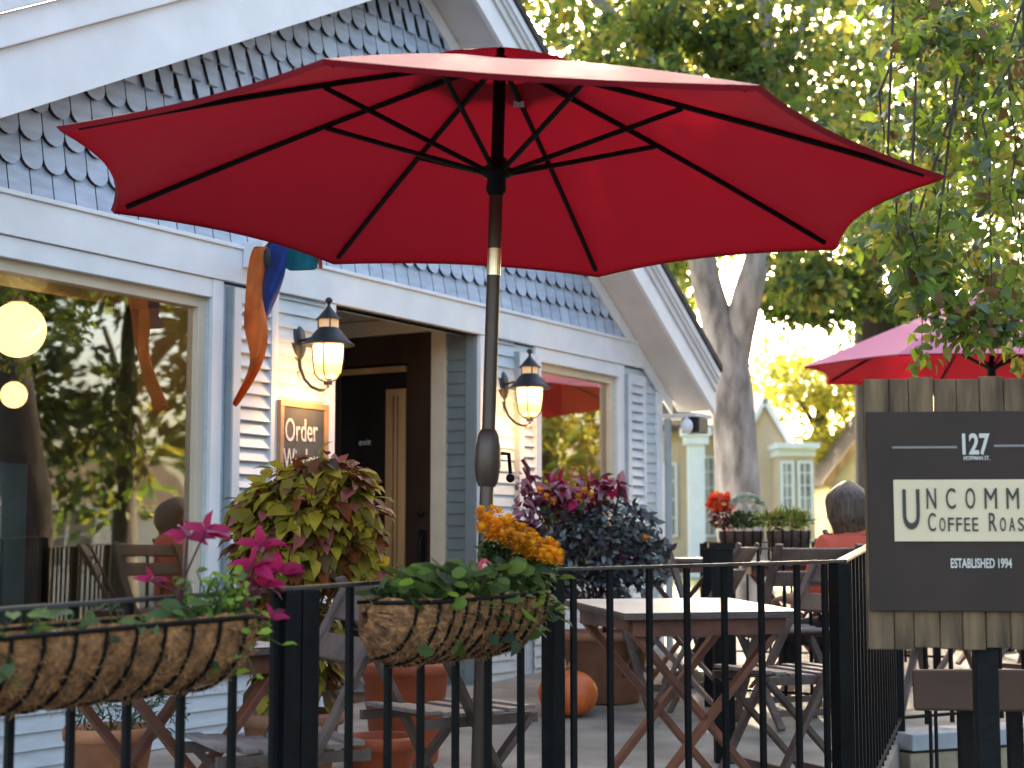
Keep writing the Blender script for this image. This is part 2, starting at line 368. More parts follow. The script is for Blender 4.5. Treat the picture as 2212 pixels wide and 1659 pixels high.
# wall masses behind the cladding
w_ = MB(); WT = .12
w_.box((-3.0, 0, Z0), (1.26, WT, 1.05)); w_.box((-3.0, 0, 2.67), (1.26, WT, 2.76)); w_.box((1.26, 0, Z0), (2.205, WT, 2.76))
w_.box((3.64, 0, Z0), (4.373, WT, 2.76)); w_.box((4.373, 0, Z0), (5.46, WT, 1.25)); w_.box((4.373, 0, 2.67), (5.46, WT, 2.76)); w_.box((5.46, 0, Z0), (6.12, WT, 2.76))
w_.box((6.0, WT, Z0), (6.12, 6.5, 2.76)); w_.box((-3.0, 6.38, Z0), (6.0, 6.5, 2.76)); w_.box((-3.0, WT, Z0), (-2.88, 6.38, 2.76))
w_.prism([(-3.0, 0, 2.762), (6.12, 0, 2.762), (2.93, 0, 4.70), (-1.2, 0, 2.764)], (0, WT, 0))
part(w_, 'wall', M['siding'])
for sa in ((1.745, 2.137, Z0, 2.76), (3.72, 4.06, Z0, 2.76), (5.84, 6.05, Z0, 2.76), (1.26, 1.74, Z0, .95), (4.3, 5.84, Z0, 1.2), (-3, 1.26, Z0, .92)):
    s_ = MB(); siding(s_, *sa); part(s_, 'lap_siding', M['siding'])
t_ = MB()
t_.box((-3.0, -.035, 2.76), (6.14, -.002, 2.925)); t_.box((-3, -.048, 2.925), (6.14, -.002, 2.945)); part(t_, 'frieze_board', M['white'], .003)
for ua, ub in ((2.139, 2.212), (3.635, 3.718), (6.052, 6.135), (1.708, 1.744)): part(MB().box((ua, -.028, Z0), (ub, -.001, 2.757)), 'corner_board', M['white'], .002)
# recess (porch) with the door in its right-hand side wall
r_ = MB(); r_.box((3.642, .125, Z0), (3.76, 1.9, 2.95)); r_.box((2.209, 1.9, Z0), (3.76, 2.0, 2.95)); r_.box((2.10, .125, Z0), (2.205, 1.9, 2.95)); part(r_, 'porch_wall', M['siding'])
r_ = MB(); r_.box((2.209, .002, 2.90), (3.64, 1.9, 2.94)); part(r_, 'porch_ceiling', M['cream'])
r_ = MB(); r_.box((2.209, .003, 2.762), (3.64, .10, 2.898)); part(r_, 'beam', M['white'])
sd_ = MB(); z = .7
while z < 2.89:
    zt = min(z + .071, 2.895); sd_.add([(3.626, .07, z), (3.626, .205, z), (3.637, .205, zt), (3.637, .07, zt), (3.637, .07, z), (3.637, .205, z)], [(0, 3, 2, 1), (0, 1, 5, 4)]); z += .071
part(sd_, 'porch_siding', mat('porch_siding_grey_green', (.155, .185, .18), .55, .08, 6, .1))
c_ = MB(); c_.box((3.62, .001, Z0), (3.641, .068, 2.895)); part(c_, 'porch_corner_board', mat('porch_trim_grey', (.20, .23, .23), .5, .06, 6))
c_ = MB(); c_.box((3.612, .21, Z0), (3.641, .312, 2.895)); c_.box((3.612, .312, 2.80), (3.641, 1.30, 2.895)); c_.box((3.612, 1.2, Z0), (3.641, 1.30, 2.80)); part(c_, 'door_casing', M['cream'], .002)
dr = MB(); dr.box((3.622, .315, .60), (3.641, .50, 2.797)); dr.box((3.622, .50, 2.62), (3.641, 1.197, 2.797)); dr.box((3.622, 1.0, .60), (3.641, 1.197, 2.62)); dr.box((3.626, .50, .60), (3.641, 1.0, 1.25))
door = part(dr, 'door', M['doorwood'], .002)
dp = MB(); dp.box((3.634, .50, 1.25), (3.639, 1.0, 2.62)); dp.build('door_glass', mat('dark_door_glass', (.012, .008, .006), .08, .2, 3), door)
dp = MB(); dp.box((3.612, .505, 1.28), (3.633, .55, 2.46)); dp.box((3.616, .565, 1.28), (3.633, .585, 2.44)); dp.box((3.612, .60, 1.28), (3.633, .645, 2.46)); dp.box((3.614, .55, 2.415), (3.633, .60, 2.46)); dp.box((3.61, .505, 2.565), (3.633, 1.0, 2.60))
dp.build('door_trim', M['goldwood'], door)
dp = MB(); dp.tube([(3.60, .37, 1.55), (3.585, .37, 1.52), (3.585, .37, 1.42), (3.60, .37, 1.38)], .010); dp.box((3.608, .345, 1.35), (3.6215, .395, 1.60)); dp.ball((3.595, .37, 1.70), .022); dp.build('handle', M['black'], door)

# windows
def window(u0, u1, z0, z1, mull=None):
    fr = MB(); t = .05
    fr.box((u0, .02, z0), (u0 + t, .08, z1)); fr.box((u1 - t, .02, z0), (u1, .08, z1)); fr.box((u0 + t, .02, z1 - t), (u1 - t, .08, z1)); fr.box((u0 + t, .02, z0), (u1 - t, .08, z0 + t))
    wn = fr.build('window', M['cream'], bld, bevel=.003)
    gm = MB(); gm.add([(u0 + t, .055, z0 + t), (u1 - t, .055, z0 + t), (u1 - t, .055, z1 - t), (u0 + t, .055, z1 - t)], [(0, 1, 2, 3)]); gm.build('window_glass', M['glass'], wn)
    jm = MB(); jm.box((u0 + .001, .082, z0), (u0 + .03, .42, z1)); jm.box((u1 - .03, .082, z0), (u1 - .001, .42, z1)); jm.box((u0 + .03, .082, z1 - .03), (u1 - .03, .42, z1)); jm.box((u0 + .03, .082, z0), (u1 - .03, .42, z0 + .03)); jm.build('window_jamb', M['jamb'], wn)
    cg = MB(); cg.box((u1, -.024, z0 - .1), (u1 + .075, -.001, 2.757)); cg.box((u0 - .075, -.024, z0 - .1), (u0, -.001, 2.757)); cg.box((u0, -.02, z1), (u1, -.001, 2.757)); cg.box((u0 - .09, -.06, z0 - .04), (u1 + .09, -.001, z0 - .001)); cg.build('window_casing', M['white'], wn, bevel=.002)
    return wn
window(-2.6, 1.26, 1.05, 2.67); window(4.373, 5.46, 1.25, 2.67)
# shutters
def shutter(u0, u1, z0, z1, ex=.065):
    sh = MB(); st = .055
    for a, b in ((u0, u0 + st), (u1 - st * .55, u1)): sh.box((a, -.045, z0), (b, -.006, z1))
    sh.box((u0 + st, -.044, z1 - .07), (u1 - st * .55, -.006, z1)); sh.box((u0 + st, -.044, z0), (u1 - st * .55, -.006, z0 + .07))
    s = sh.build('shutter', M['shutter'], bld, bevel=.002)
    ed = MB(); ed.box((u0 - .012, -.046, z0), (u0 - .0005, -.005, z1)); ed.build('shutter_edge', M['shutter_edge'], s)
    lo = MB(); z = z0 + .08
    while z < z1 - .09:
        lo.add([(u0 + st, -.042, z), (u1 - st * .55, -.042, z), (u1 - st * .55, -.012, z + ex * 1.02), (u0 + st, -.012, z + ex * 1.02), (u0 + st, -.036, z - .004), (u1 - st * .55, -.036, z - .004), (u1 - st * .55, -.006, z + ex * .98), (u0 + st, -.006, z + ex * .98)], [(0, 1, 2, 3), (4, 7, 6, 5), (0, 4, 5, 1), (3, 2, 6, 7)]); z += ex
    lo.build('louvres', M['shutter'], s)
shutter(1.39, 1.703, .92, 2.735); shutter(4.066, 4.298, 1.0, 2.70); shutter(5.55, 5.835, 1.0, 2.70)

# gable shingles, course by course
sg = MB(); courses = [(2.945, 'flat'), (3.055, 'fish'), (3.175, 'fish'), (3.30, 'fish'), (3.43, 'fish'), (3.56, 'spear'), (3.68, 'spear'), (3.80, 'spear'), (3.93, 'fish'), (4.05, 'fish'), (4.17, 'fish'), (4.285, 'fish'), (4.40, 'spear'), (4.52, 'spear'), (4.64, 'flat')]
def in_gable(u, z): return z < 3.30 + .49 * u + .12 and z < 6.60 - .65 * u
PW = .125
for ci, (zb, kind) in enumerate(courses):
    zt = (courses[ci + 1][0] if ci + 1 < len(courses) else zb + .12) + .035
    off = (ci % 2) * PW / 2 + random.uniform(-.01, .01); u = -3.2 + off; th = .034
    while u < 6.1:
        wd = PW * random.uniform(.96, 1.03); a, b = u + .003, u + wd - .003
        if in_gable(a, zb + .01) or in_gable(b, zb + .01):
            h = .055
            if kind == 'fish': prof = [(a + (b - a) * (1 - math.cos(math.pi * k / 8)) / 2, zb + h - h * math.sin(math.pi * k / 8)) for k in range(9)]
            elif kind == 'spear': prof = [(a, zb + .150), (a + .022, zb + .10), (a + .034, zb + .05), (a + .046, zb + .002), (b - .004, zb), (b, zb + .01)]
            else: prof = [(a, zb), (b, zb)]
            zz = min(zt + (.06 if kind == 'spear' else .02), 4.78)
            poly_ = prof + [(b, zz), (a, zz)]
            n_ = len(poly_); y0, y1 = -.003 - .0006, -.003 - th
            # taper: bottom proud, top tucked under the course above
            fr_ = [(p[0], y1 + (p[1] - zb) / (zz - zb) * (th - .004), p[1]) for p in poly_]; bk = [(p[0], y0, p[1]) for p in poly_]
            mi = 0 if random.random() < .6 else 1
            sg.add(fr_, [tuple(range(n_))], mi)
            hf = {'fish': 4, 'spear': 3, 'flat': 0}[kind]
            sg.add(fr_ + bk, [(i, (i + 1), i + 1 + n_, i + n_) for i in range(hf)] + [(n_ - 1, 0, n_, 2 * n_ - 1)], 2)  # left edges take the painted gap shade; right edges keep shingle colour
            sg.add(fr_ + bk, [(i, (i + 1), i + 1 + n_, i + n_) for i in range(hf, len(prof) - 1)] + [(len(prof) - 1, len(prof), len(prof) + n_, len(prof) - 1 + n_)], mi)
        u += wd
gs = part(sg, 'gable_shingles', [M['shingle'], M['shingle2'], M['shingle_shade']])
bk_ = MB(); bk_.add([(-1.6, -.0035, 2.75), (6.1, -.0035, 2.75), (2.93, -.0035, 4.68)], [(0, 1, 2)]); part(bk_, 'gable_backing', M['shingle_shade'])
# roof, rakes, soffits
OV = .30
def slope_slab(pts, z_off, thick, y0, y1, name, m, bev=0):
    mb = MB(); (ua, za), (ub, zb) = pts
    vs = [(ua, y0, za + z_off), (ub, y0, zb + z_off), (ub, y1, zb + z_off), (ua, y1, za + z_off)]
    mb.add(vs + [(x, y, z + thick) for x, y, z in vs], [(0, 1, 2, 3), (7, 6, 5, 4), (0, 4, 5, 1), (1, 5, 6, 2), (2, 6, 7, 3), (3, 7, 4, 0)]); return part(mb, name, m, bev)
AP = (2.93, 4.716); LB = (-2.6, 4.716 - .49 * 5.53); RB = (6.40, 4.716 - .65 * (6.40 - 2.93))
slope_slab((LB, AP), 0, .275, -OV - .03, -OV, 'rake_fascia', M['white'], .003)
slope_slab((RB, AP), 0, .16, -OV - .03, -OV, 'rake_fascia', M['white'], .003)
slope_slab((RB, AP), .162, .055, -OV - .045, -OV - .002, 'rake_moulding', M['soffit'], .004)
slope_slab((RB, AP), .219, .03, -OV - .06, -OV - .004, 'rake_moulding', M['shutter'], .004)
slope_slab((RB, AP), .251, .055, -OV - .075, -OV - .006, 'rake_moulding', M['white'], .004)
slope_slab((LB, AP), .277, .14, -OV - .065, -OV - .002, 'rake_moulding', M['white'], .006)
slope_slab((LB, AP), .419, .16, -OV - .10, -OV - .004, 'rake_moulding', M['shutter'], .006)
slope_slab((RB, AP), .03, .02, -OV, -.022, 'soffit', M['soffit']); slope_slab((LB, AP), .03, .02, -OV, -.022, 'soffit', M['soffit'])
slope_slab(((RB[0] - .12, RB[1] + .078), AP), -.075, .10, -.040, -.021, 'rake_board', M['white'])
slope_slab((RB, AP), .308, .05, -OV - .09, 6.7, 'roof', M['roof']); slope_slab((LB, AP), .572, .06, -OV - .12, 6.7, 'roof', M['roof'])
e_ = MB(); e_.box((6.128, -.29, 2.43), (6.42, 6.6, 2.455)); part(e_, 'eave_soffit', M['soffit'])
e_ = MB(); e_.tube([(6.17, -.05, 2.42), (6.15, -.06, 2.2), (6.15, -.06, .5)], .028, 8); part(e_, 'downspout', M['shutter_edge'])
b_ = MB(); b_.cbox((1.50, -.10, 2.90), (.10, .12, .12)); b_.cbox((1.50, -.17, 2.83), (.06, .10, .05)); b_.tube([(1.50, -.16, 2.87), (1.50, -.30, 3.0), (1.5, -.42, 3.06)], .009, 8); part(b_, 'flag_bracket', M['white'], .006)
# interior
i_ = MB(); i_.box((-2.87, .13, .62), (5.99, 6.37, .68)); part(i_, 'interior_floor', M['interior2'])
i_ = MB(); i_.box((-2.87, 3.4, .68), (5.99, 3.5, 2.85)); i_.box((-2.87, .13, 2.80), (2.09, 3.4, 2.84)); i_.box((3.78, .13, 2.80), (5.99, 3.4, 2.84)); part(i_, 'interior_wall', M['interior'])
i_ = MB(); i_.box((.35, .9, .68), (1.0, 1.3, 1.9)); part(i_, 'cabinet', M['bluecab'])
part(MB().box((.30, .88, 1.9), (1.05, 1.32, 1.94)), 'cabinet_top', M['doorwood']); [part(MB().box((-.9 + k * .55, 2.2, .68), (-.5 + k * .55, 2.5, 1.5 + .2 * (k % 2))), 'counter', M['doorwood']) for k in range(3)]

def pendant(u, o, z, r, label):
    p = fw(u, o, z); t = thing('pendant_lamp', label, 'lamp', p, 0, 'lit pendant lamps inside the cafe')
    MB().ball((0, 0, 0), r, seg=28, rings=18).build('globe', M['globe'], t)
    MB().lathe([(r * .3, r * .93), (r * .42, r * 1.0), (r * .2, r * 1.25), (.01, r * 1.3)], seg=16).build('cap', M['brass'], t)
    MB().tube([(0, 0, r * 1.2), (0, 0, 2.79 - z)], .006, 6).build('cord', M['black'], t)
pendant(.66, -.62, 2.49, .128, 'large round lit globe lamp inside the left window at the picture edge')
pendant(2.76, -2.97, 2.47, .085, 'small distant lit lamp deep inside the cafe below the large globe')
pendant(4.68, -.35, 2.50, .11, 'lit globe lamp inside the right window partly behind the second lantern')

# wall lanterns
def lantern(u, z, label):
    p = fw(u, .0, z); t = thing('wall_lantern', label, 'lantern', p, B_RZ, 'lit wall lanterns either side of the cafe doorway')
    yc = -.195
    MB().lathe([(.001, 0.022), (.8, .018), (1.0, 0)], (0, -.002, .075), 24, ax=Matrix.Rotation(R(90), 3, 'X'), sx=.056, sy=.098).build('back_plate', M['lantern'], t)
    ar = MB(); pts = [(0, -.02, .06)]
    for k in range(15):
        a = R(175 + k * 10.5); pts.append((0, yc * .58 + .50 * yc * -math.cos(a) * -1 * -1 if False else -.10 + .095 * -math.cos(a) * 1.0, -.02 + .155 * math.sin(a)))
    pts = [(0, -.018, .08), (0, -.012, .02), (0, -.018, -.05), (0, -.045, -.11), (0, -.09, -.152), (0, -.14, -.172), (0, -.18, -.175), (0, yc, -.165), (0, yc, -.15)]
    ar.tube(pts, .0085, 8); ar.tube([(0, -.02, .085), (0, -.08, .095), (0, -.11, .075)], .007, 8); ar.build('arm', M['lantern'], t)
    gl = MB(); gl.lathe([(.012, -.118), (.045, -.112), (.064, -.085), (.073, -.02), (.077, .055), (.077, .062)], (0, yc, 0), 24); gl.build('glass_jar', M['lamp_glass'], t)
    rf = MB(); rf.lathe([(.135, .052), (.118, .064), (.092, .088), (.070, .118), (.052, .138), (.05, .14)], (0, yc, 0), 28); rf.lathe([(.13, .050), (.08, .062), (.02, .07)], (0, yc, 0), 28)
    rf.build('roof', M['lantern'], t)
    nk = MB(); nk.lathe([(.050, .140), (.050, .182)], (0, yc, 0), 20); nk.build('neck_window', M['lamp_neck'], t)
    tp = MB(); tp.lathe([(.070, .180), (.055, .192), (.036, .215), (.018, .235), (.008, .25), (.008, .262), (.018, .272), (.019, .282), (.010, .292), (.001, .295)], (0, yc, 0), 20)
    for k in range(4):
        a = R(45 + 90 * k); tp.tube([(.052 * math.cos(a), yc + .052 * math.sin(a), .135), (.052 * math.cos(a), yc + .052 * math.sin(a), .185)], .004, 6)
    tp.build('finial_cap', M['lantern'], t)
    cg = MB()
    for k in range(4):
        a = R(20 + 90 * k); c_, s__ = math.cos(a), math.sin(a)
        cg.tube([(.082 * c_, yc + .082 * s__, .058), (.079 * c_, yc + .079 * s__, -.02), (.070 * c_, yc + .070 * s__, -.088), (.045 * c_, yc + .045 * s__, -.120), (.01 * c_, yc + .01 * s__, -.135)], .0042, 6)
    cg.lathe([(.02, -.15), (.022, -.135), (.01, -.12)], (0, yc, 0), 14); cg.build('cage', M['lantern'], t)
    ld = bpy.data.lights.new('lantern_bulb', 'POINT'); ld.energy = 1.7; ld.color = (1, .52, .18); ld.shadow_soft_size = .05
    lo = bpy.data.objects.new('lantern_bulb', ld); C.objects.link(lo); lo.parent = t; lo.location = (0, yc, -.19)
lantern(1.93, 2.45, 'lit wall lantern on white siding beside the chalkboard left of the doorway')
lantern(3.93, 2.40, 'lit wall lantern partly behind the umbrella pole right of the doorway')

# text helper
def text(s, wdt, hgt, M4, m, parent, name='lettering', ext=.0015, bold=0.0):
    cu = bpy.data.curves.new('t', 'FONT'); cu.body = s; cu.size = 1; cu.offset = bold; cu.extrude = .01
    o = bpy.data.objects.new('t', cu); C.objects.link(o); bpy.context.view_layer.update()
    me = bpy.data.meshes.new_from_object(o.evaluated_get(bpy.context.evaluated_depsgraph_get())); bpy.data.objects.remove(o)
    co = np.array([v.co for v in me.vertices]); lo, hi = co.min(0), co.max(0)
    co = (co - (lo + hi) / 2) / (hi - lo) * np.array([wdt, hgt, ext * 2])
    me.vertices.foreach_set('co', co.ravel()); me.transform(M4); me.name = name; me.materials.clear(); me.materials.append(m)
    ob = bpy.data.objects.new(name, me); C.objects.link(ob); ob.parent = parent; return ob
UP = Matrix.Rotation(R(90), 4, 'X')
# chalkboard
cb = thing('chalkboard', 'chalkboard reading Order Window in an orange wooden frame below the left lantern', 'chalkboard', fw(1.935, .03, 1.88), B_RZ)
MB().box((-.165, -.012, -.31), (.165, .0, .31)).build('slate', M['slate'], cb)
f_ = MB(); f_.box((-.195, -.022, .312), (.195, .002, .342)); f_.box((-.195, -.022, -.342), (.195, .002, -.312)); f_.box((-.195, -.022, -.312), (-.167, .002, .312)); f_.box((.167, -.022, -.312), (.195, .002, .312)); f_.build('frame', M['frame_wood'], cb, bevel=.002)
text('Order', .26, .115, Matrix.Translation((-.02, -.0145, .20)) @ UP @ Matrix.Rotation(R(2), 4, 'Z'), M['chalk'], cb)
text('Window', .30, .115, Matrix.Translation((-.01, -.0145, .05)) @ UP @ Matrix.Rotation(R(2), 4, 'Z'), M['chalk'], cb)
text('exit', .09, .035, Matrix.Translation((3.612, .80, 2.14)) @ Matrix.Rotation(R(-90), 4, 'Z') @ UP, M['chalk'], door)

# windsock / flag of nylon strips
ws = thing('windsock', 'orange blue and teal nylon windsock hanging from a white bracket on the eave board', 'windsock', fw(1.52, .35, 2.95))
def strip(name, pl, pr, m, Y0):
    """two outlines in picture order, given real depth by a rippled surface about Y0 metres away"""
    mb = MB(); n_ = len(pl); vs = []
    for i in range(n_):
        for j in range(5):
            t = j / 4; x = pl[i][0] * (1 - t) + pr[i][0] * t; y = pl[i][1] * (1 - t) + pr[i][1] * t
            vs.append(at(x, y, Y0 + .05 * math.sin(t * 5 + i * .8) + .02 * i))
    mb.add(vs, [(i * 5 + j, i * 5 + j + 1, (i + 1) * 5 + j + 1, (i + 1) * 5 + j) for i in range(n_ - 1) for j in range(4)], 0, True)
    o = mb.build(name, m, ws, world=True); s = o.modifiers.new('thick', 'SOLIDIFY'); s.thickness = .002; sb = o.modifiers.new('s', 'SUBSURF'); sb.levels = sb.render_levels = 1
YW = 7.35
strip('orange_tail', [(544, 530), (532, 590), (530, 650), (523, 705), (538, 748), (543, 785), (524, 828), (499, 872)], [(584, 530), (570, 590), (562, 640), (582, 700), (579, 748), (568, 788), (545, 832), (510, 884)], M['nylon_o'], YW)
strip('blue_panel', [(572, 522), (560, 575), (554, 620), (562, 660), (574, 688)], [(620, 520), (622, 575), (611, 612), (597, 650), (577, 692)], M['nylon_b'], YW + .06)
strip('teal_panel', [(608, 520), (613, 550), (615, 587)], [(672, 520), (686, 560), (690, 584)], M['nylon_t'], YW + .12)
strip('red_panel', [(672, 530), (684, 560), (690, 583)], [(694, 540), (697, 565), (698, 580)], M['nylon_r'], YW + .16)
MB().ball(at(577, 558, YW - .03), .03, rx=.6, rz=1.7, ry=.6).tube([at(577, 570, YW), at(581, 530, YW), at(586, 480, YW - .05)], .006, 6).build('knot', M['rubber'], ws, world=True)

# floodlight under the eave
fl = thing('floodlight', 'dark floodlight with a white bulb under the right eave of the cafe', 'light', fw(6.25, .18, 2.43), B_RZ)
MB().cbox((.0, -.05, -.06), (.16, .14, .11)).tube([(-.02, 0, 0), (-.02, 0, -.03)], .015, 8).build('housing', M['lantern'], fl, bevel=.01)
MB().ball((-.14, -.05, -.07), .045, rz=1.25).tube([(-.14, -.05, -.02), (-.10, -.03, .0)], .012, 8).build('bulb', M['white'], fl)

# ------------------------------------------------------------------ umbrellas
def umbrella(c, nrm, spin, Rr, hgt, base_z, label, crank=None, band=None, canvas=None):
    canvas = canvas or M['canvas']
    nv = Vector(nrm).normalized(); e1 = Vector((0, 1, 0)).cross(nv).normalized(); e2 = nv.cross(e1); c = Vector(c)
    apex = c + nv * hgt; base = c - nv * ((c.z - base_z) / nv.z); hub = c + nv * .07
    t = thing('patio_umbrella', label, 'umbrella', base, 0)
    tips = [c + (e1 * math.cos(spin + math.pi - k * math.pi / 4) + e2 * math.sin(spin + math.pi - k * math.pi / 4)) * Rr for k in range(8)]
    def rib(k, r): return apex.lerp(tips[k % 8], r) + nv * (.012 * 4 * r * (1 - r))
    cv = MB(); NR, NTs = 14, 10; r0 = .11
    for k in range(8):
        vs = []
        for i in range(NR + 1):
            r = r0 + (1 - r0) * i / NR
            for j in range(NTs + 1):
                tt = j / NTs; sc = 4 * tt * (1 - tt); rr = r * (1 - .055 * sc * r ** 3)
                p = rib(k, rr).lerp(rib(k + 1, rr), tt) - nv * (.022 * sc * r * (1.1 - r) + .014 * sc * r ** 3); vs.append(p)
        cv.add(vs, [(i * (NTs + 1) + j, i * (NTs + 1) + j + 1, (i + 1) * (NTs + 1) + j + 1, (i + 1) * (NTs + 1) + j) for i in range(NR) for j in range(NTs)], 0, True)
        ed = vs[-(NTs + 1):]; cv.add(ed + [p - nv * .012 + (c - p) * .010 for p in ed], [(j, j + 1, j + 2 + NTs, j + 1 + NTs) for j in range(NTs)], 0, True)
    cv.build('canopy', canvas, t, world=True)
    vt = MB()
    for k in range(8):
        vs = []
        for i in range(5):
            r = .002 + .225 * i / 4
            for j in range(7):
                tt = j / 6; sc = 4 * tt * (1 - tt); rr = r * (1 - .10 * sc * (i / 4) ** 3); p = rib(k, rr).lerp(rib(k + 1, rr), tt) + nv * (.030 * (1 - .5 * (i / 4)) + .014 * sc * i / 4); vs.append(p)
        vt.add(vs, [(i * 7 + j, i * 7 + j + 1, (i + 1) * 7 + j + 1, (i + 1) * 7 + j) for i in range(4) for j in range(6)], 0, True)
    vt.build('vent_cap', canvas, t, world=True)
    for k in range(8):
        MB().tube([rib(k, r) - nv * .014 for r in (.03, .2, .4, .6, .8, .955)], .0095, 8).build('rib', M['black'], t, world=True)
        MB().tube([hub + (tips[k] - c).normalized() * .035, rib(k, .43) - nv * .022], .0085, 8).build('strut', M['black'], t, world=True)
    q = nv.to_track_quat('Z', 'Y').to_matrix()
    MB().lathe([(.022, -.075), (.032, -.06), (.030, -.02), (.048, -.01), (.05, .012), (.034, .02), (.03, .045)], hub, 20, ax=q).build('runner_hub', M['black'], t, world=True)
    MB().lathe([(.02, -.07), (.045, -.05), (.045, -.02), (.02, .0)], apex, 20, ax=q).lathe([(.010, .005), (.014, .016), (.012, .028), (.004, .034)], apex, 16, ax=q).build('top_hub', M['black'], t, world=True)
    mid = hub - nv * .62
    MB().tube([apex - nv * .03, hub - nv * .55], .020, 16).build('upper_pole', M['black'], t, world=True)
    MB().tube([hub - nv * .07, base], .0215, 20).build('pole', M['bronze'], t, world=True)
    if band is not None:
        b = hub - nv * band; MB().tube([b, b - nv * .085], .0222, 20).build('sleeve', M['brass'], t, world=True)
    if crank is not None:
        b = hub - nv * crank; MB().lathe([(.022, .092), (.030, .075), (.036, .035), (.037, -.02), (.031, -.065), (.024, -.085)], b, 22, ax=q, sx=.98, sy=1.15).build('crank_housing', M['bronze'], t, world=True)
        b2 = b + Vector((.035, .03, .02)); MB().tube([b2, b2 + Vector((.03, .035, 0)), b2 + Vector((.035, .05, -.06))], .006, 8).ball(b2 + Vector((.035, .05, -.075)), .014).build('crank_handle', M['black'], t, world=True)
    MB().lathe([(.20, 0), (.21, .03), (.19, .055), (.05, .075), (.03, .10), (.028, .22)], base, 28).build('base', M['black'], t, world=True)
    lab = MB(); p0 = rib(3, .16) - nv * .02; lab.cbox(p0 + (c - p0) * .02, (.035, .004, .02)); lab.build('care_label', M['white'], t, world=True)
    return t
umbrella((-.05, 5.016, 2.602), (.030, .018, 1), .493, 1.37, .448, floor_z(5.0), 'large open red umbrella on a bronze pole in the centre, seen from below', crank=.905, band=.245)
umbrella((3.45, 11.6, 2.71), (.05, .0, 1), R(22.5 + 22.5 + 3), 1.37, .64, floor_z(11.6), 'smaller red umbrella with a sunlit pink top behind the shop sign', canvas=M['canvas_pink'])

# ------------------------------------------------------------------ iron fence
def fence(p0, p1, pickets, label, posts, z0=None, z1=None, ext=0, rail=True, h=None, post_w=.05, wide=()):
    p0, p1 = Vector((*p0, 0)), Vector((*p1, 0)); d = (p1 - p0); L = d.length; d.normalize(); nn = Vector((-d.y, d.x, 0))
    if z0 is None: z0, z1 = 1.374 + (p0.y - 3.3) * .0455, 1.374 + (p1.y - 3.3) * .0455
    rz = lambda s: z0 + (z1 - z0) * s / L
    t = thing('iron_fence', label, 'fence', (p0.x, p0.y, floor_z(p0.y)))
    rot = Matrix((d, nn, Vector((0, 0, 1)))).transposed()
    for s in pickets:
        q = p0 + d * s; fz = floor_z(q.y)
        MB().cbox((q.x, q.y, (rz(s) - .012 + fz + .06) / 2), (.0155, .0155, rz(s) - .012 - fz - .06), rot=rot).build('picket', M['black'], t, world=True)
    for s in posts:
        q = p0 + d * s; fz = floor_z(q.y); MB().cbox((q.x, q.y, (rz(s) - .010 + fz) / 2), (post_w, post_w, rz(s) - .010 - fz), rot=rot).build('post', M['black'], t, world=True, bevel=.003)
    MB().bar(p0 + Vector((0, 0, rz(0) - .005)) - d * ext, p1 + Vector((0, 0, rz(L) - .005)), .036, .010).build('top_rail', M['rail'], t, world=True, bevel=.002)
    fz0, fz1 = floor_z(p0.y) + .10, floor_z(p1.y) + .10
    MB().bar(p0 + Vector((0, 0, fz0)), p1 + Vector((0, 0, fz1)), .026, .014).build('bottom_rail', M['black'], t, world=True)
    return t
PA, PB, PC = (-.526, 3.95), (.122, 4.7), (1.04, 5.15)
dA = Vector((PB[0] - PA[0], PB[1] - PA[1])).normalized(); far = Vector(PA) - dA * 1.9
s0 = 1.9
fence(far, PB, [s0 + x for x in (-1.55, -1.42, -1.29, -1.16, -1.03, -.90, -.768, -.623, -.48, -.335, -.187, -.062, .068, .184, .32, .44, .574, .705, .842)], 'black iron fence holding the two coir planters, nearest the camera at left', [s0 - .022, s0 + .032, s0 + .985])
fence(PB, PC, [.062, .183, .317, .448, .581, .716, .85, .956], 'black iron fence in front of the cream-topped bistro table', [1.014], ext=.02)
Lc = (Vector(P4) - Vector(PC)).length
fence(PC, P4, [.13 + .135 * k for k in range(int((Lc - .15) / .135))], 'black iron fence running back from the corner post beside the sign', [Lc])
P5 = (4.6, 8.95); Ld = (Vector(P5) - Vector(P4)).length
fence(P4, P5, [.16 + .15 * k for k in range(int((Ld - .15) / .15))], 'black iron fence on the stone wall behind and below the sign', [1.05, 2.1], z0=1.50, z1=1.50)
# far rail with planters, beyond the tables
fence((1.25, 10.6), (2.7, 10.2), [.14 * k for k in range(1, 10)], 'distant black iron fence carrying the row of flower boxes', [0, .72, 1.45], z0=1.53, z1=1.53)
fence((1.05, 8.7), (1.95, 8.2), [.14 * k for k in range(1, 7)], 'thin inner iron rail between the dark post and the seated person', [0], z0=1.495, z1=1.49)
pp = thing('black_post', 'thick square black post standing behind the cream-topped bistro table', 'post', (at(1560, 1200, 7.0).x, 7.0, floor_z(7.0)))
MB().box((-.042, -.042, 0), (.042, .042, .90)).build('shaft', M['black'], pp, bevel=.004); MB().box((-.05, -.05, .902), (.05, .05, .925)).build('cap', M['black'], pp)

